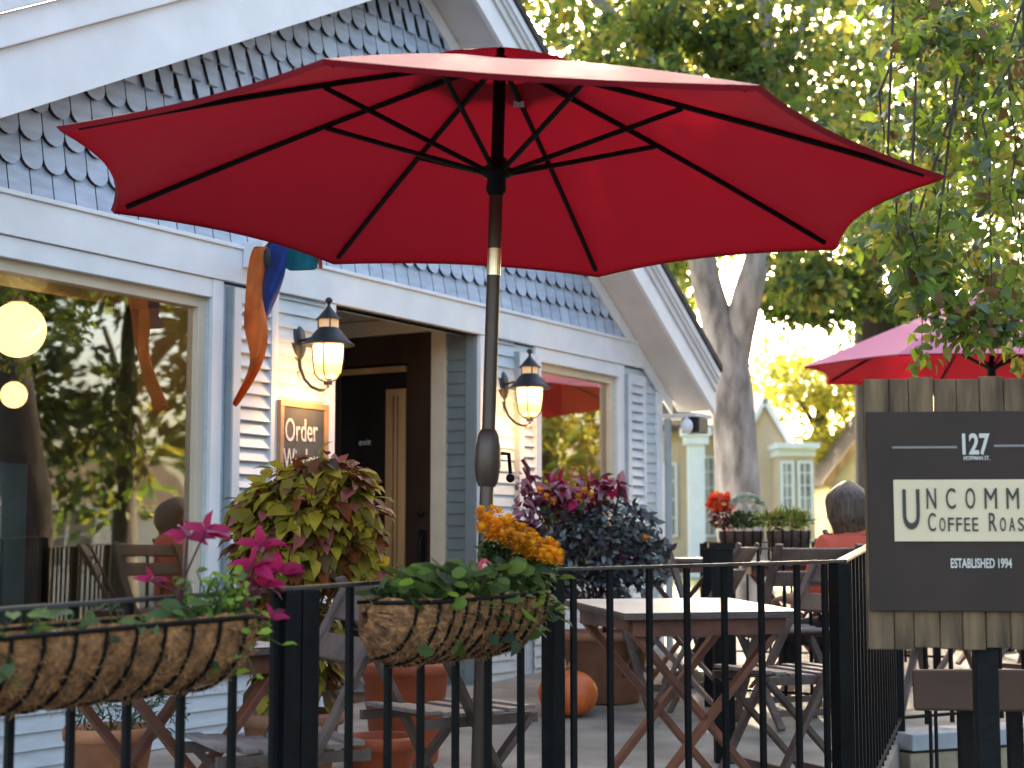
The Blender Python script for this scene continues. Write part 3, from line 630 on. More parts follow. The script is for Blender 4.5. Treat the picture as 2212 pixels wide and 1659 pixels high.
# stone retaining wall
st = MB(); rr = random.Random(3)
d5 = (Vector(P5) - Vector(P4)); L5 = d5.length; d5.normalize(); n5 = Vector((d5.y, -d5.x))
rotS = Matrix((Vector((*d5, 0)), Vector((-n5.x, -n5.y, 0)), Vector((0, 0, 1)))).transposed()
z = .0
for row in range(3):
    hh = [.17, .2, .2][row]; s = -.05 - .1 * (row % 2)
    while s < L5:
        wl = rr.uniform(.22, .48); q = Vector(P4) + d5 * (s + wl / 2) + n5 * (.07 + rr.uniform(-.006, .006))
        st.cbox((q.x, q.y, z + hh / 2), (wl - .012, .12, hh - .012), 0, rotS); s += wl
    z += hh
wall = thing('stone_wall', 'tan block retaining wall with a grey cap below the sign', 'wall', (P4[0], P4[1], 0))
st.build('blocks', M['stone'], wall, world=True, bevel=.008)
q = Vector(P4) + d5 * (L5 / 2) + n5 * .03; MB().cbox((q.x, q.y, .615), (L5 + .1, .24, .075), 0, rotS).build('cap', M['cap'], wall, world=True, bevel=.006)

# ------------------------------------------------------------------ coir planters
def planter(s_a, s_b, depth, drop, label, nw, zoff=0):
    o = Vector((PA[0], PA[1], 0)); d = Vector((dA.x, dA.y, 0)); nn = Vector((d.y, -d.x, 0))   # nn towards the street
    a, b = o + d * s_a, o + d * s_b; zr = lambda p: 1.374 + (p.y - 3.3) * .0455 - .045 + zoff
    t = thing('trough_planter', label, 'planter', (a.x, a.y, zr(a) - .2), 0, 'coir trough planters hung on the fence')
    L = s_b - s_a
    def pt(s, th, k=1.0):
        # rounded ends, half-round section
        e = min(1, s / .13, (L - s) / .13); e = math.sqrt(max(0, 1 - (1 - e) ** 2)) if e < 1 else 1
        q = a + d * s; z = zr(q)
        yy = depth * e * math.cos(th) ; zz = -drop * (.25 + .75 * e) * math.sin(th)
        return q + nn * (.022 + max(0, yy) * k) + Vector((0, 0, z + zz * k))
    ln = MB(); NS, NT_ = 48, 14; vs = []
    for i in range(NS + 1):
        s = L * i / NS
        for j in range(NT_ + 1):
            th = (math.pi / 2) * j / NT_; p = pt(min(max(s, .002), L - .002), th)
            jit = .0065; vs.append(p + Vector((random.uniform(-jit, jit), random.uniform(-jit, jit), random.uniform(-jit, jit) + (random.uniform(.0, .012) if j == 0 else 0))))
    ln.add(vs, [(i * (NT_ + 1) + j, i * (NT_ + 1) + j + 1, (i + 1) * (NT_ + 1) + j + 1, (i + 1) * (NT_ + 1) + j) for i in range(NS) for j in range(NT_)], 0, True)
    # back sheet
    vb = []
    for i in range(NS + 1):
        s = min(max(L * i / NS, .002), L - .002); q = a + d * s + nn * .02; vb += [q + Vector((0, 0, zr(q) + .01)), q + Vector((0, 0, pt(s, math.pi / 2).z))]
    ln.add(vb, [(2 * i, 2 * i + 2, 2 * i + 3, 2 * i + 1) for i in range(NS)], 0)
    ln.build('coir_liner', M['coir'], t, world=True)
    # loose fibres
    fb = MB()
    for i in range(1500):
        s = random.uniform(.02, L - .02); th = random.uniform(0.05, 1.45); p = pt(s, th, 1.01); v = Vector((random.gauss(0, 1), random.gauss(0, 1), random.gauss(0, 1))).normalized() * random.uniform(.015, .045)
        fb.tube([p - v * .5, p + nn * .003, p + v * .5 + nn * random.uniform(-.002, .010)], .0007, 3, cap=False)
    tag(fb.build('coir_fibres', M['fibre'], t, world=True), kind='stuff')
    so = MB(); vs = []
    for i in range(NS + 1):
        s = min(max(L * i / NS, .002), L - .002)
        for j in range(5):
            p0_, p1_ = a + d * s + nn * .024, pt(s, .12, .96); p = p0_.lerp(Vector((p1_.x, p1_.y, 0)), j / 4); vs.append(Vector((p.x, p.y, zr(a + d * s) - .025 + random.uniform(-.006, .006))))
    so.add(vs, [(i * 5 + j, (i + 1) * 5 + j, (i + 1) * 5 + j + 1, i * 5 + j + 1) for i in range(NS) for j in range(4)], 0, True); so.build('soil', M['soil'], t, world=True)
    wf = MB(); wf.tube([pt(min(max(L * i / 40, .004), L - .004), 0, 1.03) for i in range(41)], .0055, 6)
    wf.tube([a + nn * .018 + Vector((0, 0, zr(a))), b + nn * .018 + Vector((0, 0, zr(b)))], .0055, 6); wf.build('rim_wire', M['black'], t, world=True)
    for k in range(nw):
        s = .05 + (L - .10) * k / (nw - 1); MB().tube([pt(s, math.pi / 2 * j / 10, 1.025) for j in range(11)], .0048, 6).build('rib_wire', M['black'], t, world=True)
    return pt, a, d, nn, L
pl1 = planter(-1.32, -.215, .20, .165, 'long coir trough planter with pink coleus at the left edge', 15)
pl2 = planter(.195, .80, .19, .165, 'short coir trough planter with orange mums in front of the umbrella pole', 12, zoff=-.005)

# ------------------------------------------------------------------ plants in the planters
M_mag = LG('coleus_magenta', (.34, .007, .065), .4, tcol=(.55, .012, .10)); M_magd = LG('coleus_maroon', (.11, .008, .025), .35); M_pinkish = LG('coleus_pale_underside', (.42, .20, .27), .4)
M_ol = LG('coleus_olive', (.24, .195, .022), .4); M_rust = LG('coleus_rust', (.20, .060, .018), .35); M_cyel = LG('coleus_yellow', (.46, .36, .035), .45); M_cpink = LG('coleus_pink', (.42, .13, .12), .35); M_cdk = LG('coleus_brown', (.085, .045, .014), .3)
def stemmed(name, label, cat, root, specs, stem_m, mats, T=T_LEAF, stem_r=.003, group=None):
    """specs: stems as (top point, [(direction, length, mat)])"""
    t = thing(name, label, cat, root, 0, group); sm = MB(); P, D, N, S, Mi = [], [], [], [], []
    for top, lvs in specs:
        top = Vector(top); r0 = Vector(root) + Vector((random.uniform(-.03, .03), random.uniform(-.02, .02), 0)); mid = r0.lerp(top, .5) + Vector((random.uniform(-.015, .015), 0, .01))
        MB().tube([r0, mid, top], [stem_r * 1.3, stem_r, stem_r * .7], 6).build('stem', stem_m, t, world=True)
        for dv, ln_, mi in lvs: leaves('leaf', [top], [dv], [(random.uniform(-.5, .5), random.uniform(-.9, -.2), .8)], [ln_], mats, [mi], t, T)
    return t
def soil_pt(pl, s, v=.5, up=0):
    pt, a, d, nn, L = pl; p = pt(s, .1, .95); q = a + d * s + nn * .02; r = Vector((q.x, q.y, p.z)).lerp(p, v); return Vector((r.x, r.y, p.z - .02 + up))
def px_s(px, y=1180):   # position along the fence line of a picture column (used once to measure where each plant grows)
    r = at(px, y, 4.0) - Vector((0, 0, 1.5)); o = Vector((PA[0], PA[1])); d = dA
    # solve r*t = o + d*s
    det = r.x * (-d.y) + d.x * r.y; tt = (o.x * (-d.y) + d.x * o.y) / det; return ((r.x * tt - o.x) * d.x + (r.y * tt - o.y) * d.y)
rl = random.Random(5)
def coleus_group(px_top, py_top, Yd, n, spread, label, root):
    sp = []
    for k in range(len(px_top)):
        top = at(px_top[k], py_top[k], Yd + rl.uniform(-.04, .06)); lv = []
        for j in range(n):
            an = rl.uniform(0, 2 * math.pi); lv.append((Vector((math.cos(an), .5 * math.sin(an), rl.uniform(-.25, .45))), rl.uniform(.75, 1.1) * spread, rl.choice([0, 0, 0, 1, 2])))
        lv.append((Vector((rl.uniform(-.4, .3), -.1, 1)), spread * .8, 0)); lv.append((Vector((-.8, 0, .2)), spread, 0)); lv.append((Vector((.8, 0, .1)), spread, 0)); sp.append((top, lv))
    return stemmed('coleus', label, 'plant', root, sp, M_magd, [M_mag, M_magd, M_pinkish])
coleus_group([405, 445], [1160, 1145], 3.68, 4, .060, 'tall pink coleus stems rising left of the window corner post', soil_pt(pl1, .88))
coleus_group([565, 548, 600, 560], [1180, 1225, 1235, 1265], 3.86, 4, .068, 'magenta coleus leaning over the right end of the long planter', soil_pt(pl1, 1.04))
coleus_group([585, 325], [1335, 1255], 3.80, 2, .045, 'low maroon coleus sprig hanging by the fence posts', soil_pt(pl1, 1.05))
def trailing(name, label, pl, s0, s1, n, size, mats, probs, T=T_ROUND, zup=.05, hang=.0, cat='plant', fz=.05):
    root = soil_pt(pl, (s0 + s1) / 2); t = thing(name, label, cat, root); P, D, N, S = [], [], [], []; sm = MB()
    for k in range(n):
        s = random.uniform(s0, s1); b = soil_pt(pl, s, random.uniform(.1, .9)); nn = pl[3]
        top = b + Vector((random.gauss(0, .025), random.gauss(0, .02), random.uniform(.01, zup))) + nn * random.uniform(0, fz)
        if random.random() < hang: top = top + nn * .05 + Vector((0, 0, -random.uniform(.05, .12)))
        sm.tube([b, b.lerp(top, .5) + Vector((0, 0, .01)), top], .0018, 4, cap=False)
        a = random.uniform(0, 6.28); D.append((math.cos(a), math.sin(a) * .7, random.uniform(-.7, .35))); N.append((random.gauss(0, .4) + nn.x * .6, random.gauss(0, .3) + nn.y * .8, .8)); P.append(top); S.append(size * random.uniform(.6, 1.25))
    sm.build('stem', L_green, t, world=True); leaves('foliage', P, D, N, S, mats, rng.choice(len(mats), n, p=probs), t, T); return t
trailing('sweet_potato_vine', 'sparse green vine leaves along the rim of the long planter', pl1, .30, .95, 60, .055, [L_green, L_lime, L_dark], [.5, .15, .35], T_LEAF, .075, .12)
trailing('lettuce_vine', 'lime green frilly plant at the right end of the long planter', pl1, .90, 1.04, 150, .030, [L_limeb, L_lime, L_green], [.55, .3, .15], T_LEAF, .13, .1)
trailing('sweet_potato_vine', 'broad dark green vine leaves spilling over the left half of the short planter', pl2, .04, .45, 190, .054, [L_green, L_dark, L_lime, L_limeb], [.42, .30, .2, .08], T_ROUND, .12, .08)
trailing('sweet_potato_vine', 'green leaves drooping over the right half of the short planter below the mums', pl2, .40, .70, 100, .052, [L_green, L_dark, L_lime], [.40, .40, .2], T_LEAF, .10, .22)
# orange chrysanthemum
def flower_ball(mb, c, r, n, mi=0):
    for k in range(n):
        a = k * 2.399; zz = 1 - (k + .5) / n * 1.5; rr_ = math.sqrt(max(0, 1 - zz * zz)); dv = Vector((rr_ * math.cos(a), rr_ * math.sin(a), zz)); tdir = dv.cross(Vector((0, 0, 1)))
        if tdir.length < .01: tdir = Vector((1, 0, 0))
        tdir.normalize(); p = Vector(c); q = p + dv * r; mb.add([p + dv * r * .35 - tdir * r * .16, p + dv * r * .35 + tdir * r * .16, q + tdir * r * .15, q + dv * r * .08, q - tdir * r * .15], [(0, 1, 2, 3, 4)], mi)
M_mum = LG('mum_orange', (.88, .44, .02), .3); M_mum2 = LG('mum_burnt_orange', (.78, .30, .02), .3)
mr_ = soil_pt(pl2, .60); mum = thing('chrysanthemum', 'bushy chrysanthemum with golden orange flowers at the right end of the short planter', 'flowers', mr_)
mp = MB(); rm = random.Random(12); cm = at(1118, 1205, 4.56)
cnt = 0
while cnt < 125:
    px, py = rm.uniform(1034, 1212), rm.uniform(1100, 1215); top = 1100 + max(0, px - 1060) * .55; hgt_ = 62 if px < 1185 else 70
    if not (top <= py <= top + hgt_): continue
    p = at(px, py, 4.52 + rm.uniform(-.06, .05) + (py < top + 18) * .06); flower_ball(mp, p, rm.uniform(.0155, .021), 34, rm.choice([0, 0, 0, 1])); cnt += 1
mp.build('flower_heads', [M_mum, M_mum2], mum, world=True)
foliage('foliage', [(at(1112, 1212, 4.66), (.10, .04, .05), 700), (at(1075, 1180, 4.66), (.05, .03, .04), 250), (at(1165, 1228, 4.64), (.05, .04, .04), 250), (at(1120, 1240, 4.58), (.1, .07, .04), 300)], .022, [L_dark, L_green], [.7, .3], mum, T_LEAF)
sb = MB()
for k in range(12): q = at(rm.uniform(1060, 1180), rm.uniform(1150, 1200), 4.6); sb.tube([mr_ + Vector((rm.uniform(-.05, .05), 0, 0)), q], .002, 5)
sb.build('stem', L_green, mum, world=True)
M_pk = LG('impatiens_pink', (.75, .10, .10), .3); M_pkw = LG('impatiens_white_centre', (.8, .5, .45), .3)
def blossom(label, px, py, Yd, r, mats_, name='impatiens'):
    p = at(px, py, Yd); t = thing(name, label, 'flower', p); mb = MB()
    for k in range(5):
        a = 2 * math.pi * k / 5 + .3; c_ = p + Vector((math.cos(a), -.1, math.sin(a))) * r * .55; mb.add([c_ + Vector((math.cos(b), 0, math.sin(b))) * r * .52 + Vector((0, -.004 if i % 2 else 0, 0)) for i, b in enumerate([2 * math.pi * j / 8 for j in range(8)])], [tuple(range(8))], 0)
    mb.add([p + Vector((math.cos(b) * r * .4, -.006, math.sin(b) * r * .4)) for b in [2 * math.pi * j / 8 for j in range(8)]], [tuple(range(8))], 1)
    mb.build('petals', mats_, t, world=True); MB().tube([p + Vector((0, .002, 0)), p + Vector((.01, .05, -.06))], .0015, 5).build('stem', L_green, t, world=True)
blossom('single pink and white flower below the orange mums', 1047, 1222, 4.42, .019, [M_pk, M_pkw])
tg = thing('plant_tag', 'small red and white plant tag stuck on the long planter rim', 'tag', at(125, 1375, 3.28)); p = at(125, 1376, 3.26)
MB().cbox(p, (.024, .003, .028)).build('card', mat('tag_white', (.6, .58, .55), .5), tg, world=True); MB().cbox(p + Vector((.003, -.003, -.003)), (.014, .002, .020)).build('print', mat('tag_red', (.6, .08, .06), .5), tg, world=True)

# ------------------------------------------------------------------ pots and larger plants
def pot(px, py_base, Yd, r, h, m, label, grp=None, name='flower_pot', rim=.035):
    p = at(px, py_base, Yd); p.z = floor_z(Yd); t = thing(name, label, 'pot', p, 0, grp)
    MB().lathe([(r * .66, 0), (r * .70, .01), (r * .92, h - rim * 1.4), (r * 1.02, h - rim * 1.3), (r * 1.04, h - rim * .3), (r * 1.0, h), (r * .92, h), (r * .90, h - .05)], (0, 0, 0), 32).build('body', m, t)
    MB().lathe([(.001, h - .035), (r * .905, h - .04)], (0, 0, 0), 24).build('soil', M['soil'], t); return p
# pot left, with white flowers
p = pot(277, 0, 6.0, .165, .30, M['terra'], 'orange terracotta pot with white flowers between the table legs at lower left')
wf_ = thing('geranium', 'small white flowering plant with grey leaves in the lower left pot', 'plant', p + Vector((0, 0, .27)))
foliage('foliage', [(p + Vector((0, 0, .35)), (.17, .15, .07), 260), (p + Vector((.16, -.02, .36)), (.12, .1, .10), 160)], .04, [L_pale, L_blue, L_dark], [.3, .4, .3], wf_, T_SLIM, droop=0)
fm = MB(); Mw = LG('petal_white', (.75, .72, .66), .25)
for k in range(7): flower_ball(fm, p + Vector((random.uniform(-.06, .03), random.uniform(-.12, -.05), .36 + random.uniform(-.02, .05))), .017, 16)
fm.build('flower_heads', Mw, wf_, world=True)
MB().tube([p + Vector((0, 0, .26)), p + Vector((0, 0, .34))], .006, 6).build('stem', L_green, wf_, world=True)
# coleus bush
pb = pot(650, 0, 6.1, .19, .34, M['terra2'], 'terracotta pot under the large yellow and rust coleus bush')
cbush = thing('coleus_bush', 'large yellow and rust coleus bush in front of the doorway', 'plant', pb + Vector((0, 0, .31)))
cl = []
for (px, py, rx, rz_, n_) in [(665, 1120, .215, .20, 560), (590, 1110, .13, .12, 260), (740, 1110, .13, .17, 280), (700, 1040, .13, .10, 240), (650, 1190, .22, .14, 320), (770, 1180, .08, .12, 120), (560, 1180, .08, .1, 100), (600, 1330, .17, .16, 220), (640, 1440, .17, .12, 170), (690, 1390, .10, .12, 100), (790, 1235, .07, .03, 50), (745, 1035, .08, .06, 60)]:
    cl.append((at(px, py, 6.1), (rx, rx * .85, rz_), int(n_ * 1.15)))
P_, O_ = clump_pts(cl, .55); n_ = len(P_)
D_ = O_ * np.array([.8, .8, .3]) + rng.normal(size=(n_, 3)) * .35 + np.array([0, -.15, -.55]); N_ = O_ * .8 + np.array([0, -.2, .7]) + rng.normal(size=(n_, 3)) * .25
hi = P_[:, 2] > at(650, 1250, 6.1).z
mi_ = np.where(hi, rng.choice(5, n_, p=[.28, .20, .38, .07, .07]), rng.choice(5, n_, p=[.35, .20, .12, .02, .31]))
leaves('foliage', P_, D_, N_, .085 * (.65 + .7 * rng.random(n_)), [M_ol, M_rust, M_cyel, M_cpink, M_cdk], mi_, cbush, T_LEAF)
sm = MB()
for k in range(26):
    c_, r_2, _ = random.choice(cl[:9]); q = Vector(c_) + Vector((random.uniform(-1, 1) * r_2[0] * .8, random.uniform(-1, 1) * .1, random.uniform(-.5, .8) * r_2[2])); sm.tube([pb + Vector((random.uniform(-.08, .08), random.uniform(-.08, .08), .31)), (pb + Vector((0, 0, .45))).lerp(q, .5), q], .004, 5)
sm.build('stem', M_rust, cbush, world=True)
# two deep orange pots by the step
p2 = pot(885, 0, 7.0, .20, .42, M['terra3'], 'tall deep orange pot seen under the short planter', 'deep orange pots behind the chair')
foliage('foliage', [(p2 + Vector((0, 0, .50)), (.2, .18, .12), 300)], .05, [L_dark, L_pale], [.7, .3], thing('fern', 'dark trailing plant in the deep orange pot', 'plant', p2 + Vector((0, 0, .38))), T_SLIM)
p2 = pot(832, 0, 6.3, .15, .22, M['terra3'], 'squat deep orange pot in front of the tall orange pot', 'deep orange pots behind the chair')
# dark bush with magenta flowers in the big brown pot
pd = pot(1300, 0, 8.9, .26, .38, M['terra2'], 'large brown terracotta pot beside the pumpkin under the dark bush')
db = thing('heuchera_bush', 'dense dark grey-green bush below the right window', 'plant', pd + Vector((0, 0, .34)))
cl = [(at(1290, 1190, 8.8), (.36, .25, .17), 1500), (at(1220, 1150, 8.8), (.2, .2, .15), 500), (at(1330, 1120, 8.8), (.2, .18, .10), 380), (at(1390, 1220, 8.7), (.14, .15, .13), 300), (at(1260, 1270, 8.7), (.25, .15, .1), 400), (at(1180, 1220, 8.7), (.12, .12, .15), 220)]
Ldk1 = LG('heuchera_dark', (.040, .050, .046), .2, rough=.3, gloss=.3); Ldk2 = LG('heuchera_silver', (.14, .17, .17), .2, rough=.3, gloss=.3); Ldk3 = LG('heuchera_plum', (.055, .020, .030), .3)
foliage('foliage', cl, .045, [Ldk1, Ldk2, Ldk3], [.58, .24, .18], db, T_LEAF, shell=.6)
MB().tube([pd + Vector((0, 0, .34)), Vector(at(1290, 1190, 8.8))], .012, 6).build('stem', M_magd, db, world=True)
cb2 = thing('tall_coleus', 'tall magenta and plum coleus rising above the dark bush at the right window', 'plant', pd + Vector((-.05, .05, .34)))
foliage('foliage', [(at(1290, 1050, 8.9), (.17, .12, .05), 60), (at(1195, 1060, 8.8), (.10, .1, .07), 50), (at(1240, 1085, 8.8), (.16, .12, .07), 90), (at(1330, 1050, 8.8), (.05, .05, .03), 10)], .075, [M_mag, M_magd, M_pinkish, M_cpink], [.30, .40, .2, .1], cb2, T_LEAF, droop=.1)
foliage('plum_foliage', [(at(1135, 1085, 8.7), (.06, .06, .15), 110)], .05, [M_magd, M_pinkish], [.5, .5], cb2, T_LEAF)
sm = MB()
for (px, py) in [(1290, 1035), (1195, 1050), (1240, 1075), (1130, 1010), (1140, 1060), (1340, 1045), (1270, 1040)]: sm.tube([pd + Vector((-.05, .05, .34)), at(px, py, 8.8)], .006, 5)
sm.tube([at(1146, 1080, 8.7), at(1140, 1010, 8.7), at(1128, 992, 8.7)], .012, 6); sm.build('stem', M_magd, cb2, world=True)
ml = thing('marigold', 'orange and yellow flowers half hidden in the dark bush', 'flowers', at(1200, 1140, 8.6))
for (px, py) in [(1180, 1075), (1262, 1062), (1250, 1075), (1275, 1072), (1395, 1165), (1165, 1060), (1195, 1085)]: fm = MB(); flower_ball(fm, at(px, py, 8.62), .028, 24); fm.build('flower_head', M_mum2, ml, world=True)
MB().tube([at(1262, 1065, 8.63), at(1255, 1120, 8.66)], .003, 5).build('stem', L_green, ml, world=True); MB().tube([at(1180, 1078, 8.63), at(1190, 1130, 8.66)], .003, 5).build('stem', L_green, ml, world=True)
# pumpkin
pk = at(1222, 0, 8.35); pk.z = floor_z(8.35); pu = thing('pumpkin', 'orange pumpkin on the patio floor beside the brown pot', 'pumpkin', pk); mb = MB(); vs = []
for i in range(13):
    ph = math.pi * i / 12
    for k in range(40):
        a = 2 * math.pi * k / 40; rr_ = .155 * (math.sin(ph) ** .8 if 0 < i < 12 else .05) * (1 - .09 * abs(math.sin(a * 5)) ** .5 * -1 - .09); vs.append((rr_ * math.cos(a), rr_ * math.sin(a), .115 - .115 * math.cos(ph)))
mb.add(vs, [(i * 40 + k, i * 40 + (k + 1) % 40, (i + 1) * 40 + (k + 1) % 40, (i + 1) * 40 + k) for i in range(12) for k in range(40)], 0, True); mb.build('body', M['pumpkin'], pu)
MB().tube([(0, 0, .21), (.005, 0, .25), (.03, 0, .28)], [.022, .013, .015], 8).build('stem', M['coir'], pu)
bw = at(1462, 0, 9.6); bw.z = floor_z(9.6); MBb = MB().lathe([(.10, 0), (.135, .01), (.115, .075), (.125, .085), (.105, .08), (.085, .02), (.001, .015)], (0, 0, 0), 28)
o = MBb.build('pet_bowl', M['steel']); o.location = bw; tag(o, 'grey metal pet bowl on the patio behind the bistro table', 'bowl')

# ------------------------------------------------------------------ bistro tables
def table(loc, rz, w, dpt, label, tilt=(0, 0), h=.74, grp='bistro tables on the patio'):
    t = thing('bistro_table', label, 'table', loc, rz, grp)
    tx, ty = tilt; fz = lambda x, y: x * tx + y * ty
    def slab(z0, z1, a, b):
        mb = MB(); vs = [(sx * a, sy * b, z0 + fz(sx * a, sy * b)) for sx, sy in ((-1, -1), (1, -1), (1, 1), (-1, 1))]; vs += [(x, y, z + z1 - z0) for x, y, z in vs]
        return mb.add(vs, [(0, 3, 2, 1), (4, 5, 6, 7), (0, 1, 5, 4), (1, 2, 6, 5), (2, 3, 7, 6), (3, 0, 4, 7)])
    slab(h - .004, h, w / 2 - .004, dpt / 2 - .004).build('table_top', M['tabletop'], t, bevel=.002); slab(h - .026, h - .006, w / 2, dpt / 2).build('top_edge', M['wood'], t, bevel=.003)
    ap = MB()
    for sy in (-1, 1): ap.bar((-w / 2 + .05, sy * (dpt / 2 - .05), h - .055 + fz(0, sy * dpt / 2)), (w / 2 - .05, sy * (dpt / 2 - .05), h - .055 + fz(0, sy * dpt / 2)), .022, .055)
    for sx in (-1, 1): ap.bar((sx * (w / 2 - .05), -dpt / 2 + .06, h - .05), (sx * (w / 2 - .05), dpt / 2 - .06, h - .05), .022, .05)
    ap.build('apron', M['redwood'], t)
    for sy in (-1, 1):
        for sx in (-1, 1):
            y = sy * (dpt / 2 - .085) + sx * .014
            MB().bar((-sx * (w / 2 - .06), y, h - .07), (sx * (w / 2 - .04), y, .006), .024, .042, up=(0, 1, 0)).build('leg', M['redwood'], t, bevel=.003)
    for sx in (-1, 1): MB().bar((sx * (w / 2 - .10), -dpt / 2 + .08, .10), (sx * (w / 2 - .10), dpt / 2 - .08, .10), .02, .03).build('stretcher', M['redwood'], t)
    return t
tc_ = Vector((.615, 5.98)); tc_z = floor_z(5.98)
table((tc_.x, tc_.y, tc_z), R(17), .68, .62, 'cream-topped bistro table with crossed red legs in the middle of the patio', tilt=(.0, .045))
table((-1.05, 4.95, floor_z(4.95)), R(40), .62, .60, 'bistro table hidden behind the long planter, only its crossed red legs showing', h=.70)
table((.98, 9.6, floor_z(9.6)), R(10), .65, .65, 'sunlit bistro table far back by the building corner')
table((1.60, 9.2, floor_z(9.2)), R(-5), .6, .6, 'far bistro table near the dark flower boxes')

# folding chairs
def chair(loc, rz, label, grp='wooden folding chairs on the patio'):
    t = thing('folding_chair', label, 'chair', loc, rz, grp)     # local: faces +x, backrest at -x
    W = .44
    se = MB()
    for k in range(7):
        x = -.17 + k * .06; se.cbox((x, 0, .452 + .006 * abs(k - 3)), (.046, W - .05, .014))
    se.build('seat', M['wood_pale'], t, bevel=.003)
    sf = MB()
    for sy in (-1, 1): sf.bar((-.21, sy * (W / 2 - .035), .437), (.22, sy * (W / 2 - .035), .437), .022, .03)
    sf.build('seat_frame', M['wood'], t)
    for sy in (-1, 1): MB().bar((-.275, sy * W / 2, .88), (.20, sy * W / 2, .005), .022, .042, up=(0, 1, 0)).build('back_frame', M['wood'], t, bevel=.004)
    for sy in (-1, 1): MB().bar((.19, sy * (W / 2 - .028), .44), (-.22, sy * (W / 2 - .028), .005), .022, .038, up=(0, 1, 0)).build('leg', M['wood'], t, bevel=.004)
    bs = MB()
    for zc, xc in ((.825, -.256), (.715, -.196)): bs.cbox((xc, 0, zc), (.018, W - .026, .080), 0, Matrix.Rotation(R(-28), 3, 'Y'))
    bs.build('backrest', M['wood'], t, bevel=.006)
    MB().bar((-.15, -W / 2 + .03, .075), (-.15, W / 2 - .03, .075), .02, .03).build('stretcher', M['wood'], t); MB().bar((.14, -W / 2, .11), (.14, W / 2, .11), .02, .03).build('stretcher', M['wood'], t); return t
c0 = chair((-.21, 5.30, floor_z(5.30)), R(35), 'wooden folding chair with pale slatted seat behind the umbrella pole')
def cplace(x, y, rz, label): return dup(c0, (x, y, floor_z(y)), R(rz), label)
cplace(-.66, 4.62, 205, 'wooden folding chair low behind the fence posts, slatted seat towards the left table')
cplace(1.06, 6.35, 200, 'wooden folding chair with two-slat back at the right of the bistro table')
cplace(.92, 8.2, 160, 'dark folding chair with its back to the dark post')
cplace(.80, 8.75, -60, 'dark folding chair below the far sunlit table')
cplace(1.38, 8.05, 110, 'dark folding chair between the black post and the fence corner')
cplace(2.75, 9.6, 30, 'folding chair left of the far umbrella, seen below the sign')
cplace(3.35, 9.9, 100, 'folding chair under the far umbrella, seen below the sign')
cplace(2.35, 10.4, -40, 'folding chair farthest back beyond the stone wall')
table((3.1, 10.9, floor_z(10.9)), R(20), .8, .7, 'bistro table under the smaller far umbrella')
cplace(1.95, 8.75, 60, 'folding chair beneath the seated person in coral')

# ------------------------------------------------------------------ far flower boxes
def flowers_box(px0, px1, Yd, label, kind):
    a, b = at(px0, 1150, Yd), at(px1, 1150, Yd); t = thing('flower_box', label, 'planter', ((a.x + b.x) / 2, Yd, 1.5), 0, 'dark flower boxes on the far fence')
    L_ = b.x - a.x; MB().lathe([(.5, -.05), (.8, -.03), (.98, .05), (1.0, .095), (.93, .095)], (0, 0, .0), 24, sx=L_ / 2, sy=.12).build('trough', M['brown_dark'], t)
    for k in range(5): x = -L_ / 2 * .8 + L_ * .8 * k / 4; MB().tube([(x, -.125 * math.sqrt(1 - (x / (L_ / 2)) ** 2 * .99), .10), (x, -.11 * math.sqrt(1 - (x / (L_ / 2)) ** 2 * .99), -.02), (x, -.03, -.055)], .005, 5).build('wire', M['black'], t)
    return t
M['brown_dark'] = mat('dark_coir', (.055, .032, .022), .9, .3, 20, .6)
flowers_box(1552, 1650, 10.3, 'dark flower box with the red flowers, left of the pair', 0); flowers_box(1655, 1752, 10.1, 'dark flower box with yellow-green grass, right of the pair', 0)
t = thing('red_begonia', 'cluster of bright red flowers in the far left flower box', 'flowers', at(1565, 1130, 10.3)); M_rd = LG('petal_red', (.75, .07, .03), .35)
foliage('flower_heads', [(at(1555, 1085, 10.3), (.075, .06, .045), 130)], .04, [M_rd, M_mum2], [.8, .2], t, T_ROUND); foliage('foliage', [(at(1565, 1120, 10.3), (.09, .07, .06), 150)], .04, [M_magd, L_dark, M_cpink], [.4, .4, .2], t, T_LEAF)
t = thing('white_chrysanthemum', 'dome of greenish white mums between the red flowers and the grass', 'flowers', at(1612, 1130, 10.25)); fm = MB(); M_wm = LG('mum_white', (.50, .56, .46), .3)
for k in range(110):
    a = random.uniform(0, 6.28); e = math.sqrt(random.random()); fm_c = at(1614, 1100, 10.15) + Vector((.11 * e * math.cos(a), .10 * e * math.sin(a), .085 * math.sqrt(1 - e * e))); flower_ball(fm, fm_c, .021, 18)
fm.build('flower_heads', M_wm, t, world=True); foliage('foliage', [(at(1612, 1122, 10.25), (.11, .09, .04), 300)], .035, [L_green, L_blue], [.5, .5], t, T_LEAF)
t = thing('ornamental_grass', 'fine yellow-green grass in the far right flower box', 'plant', at(1700, 1130, 10.1)); foliage('foliage', [(at(1700, 1125, 10.1), (.15, .08, .05), 500)], .06, [L_yel, L_lime, L_dark], [.4, .3, .3], t, T_SLIM, droop=-.9)

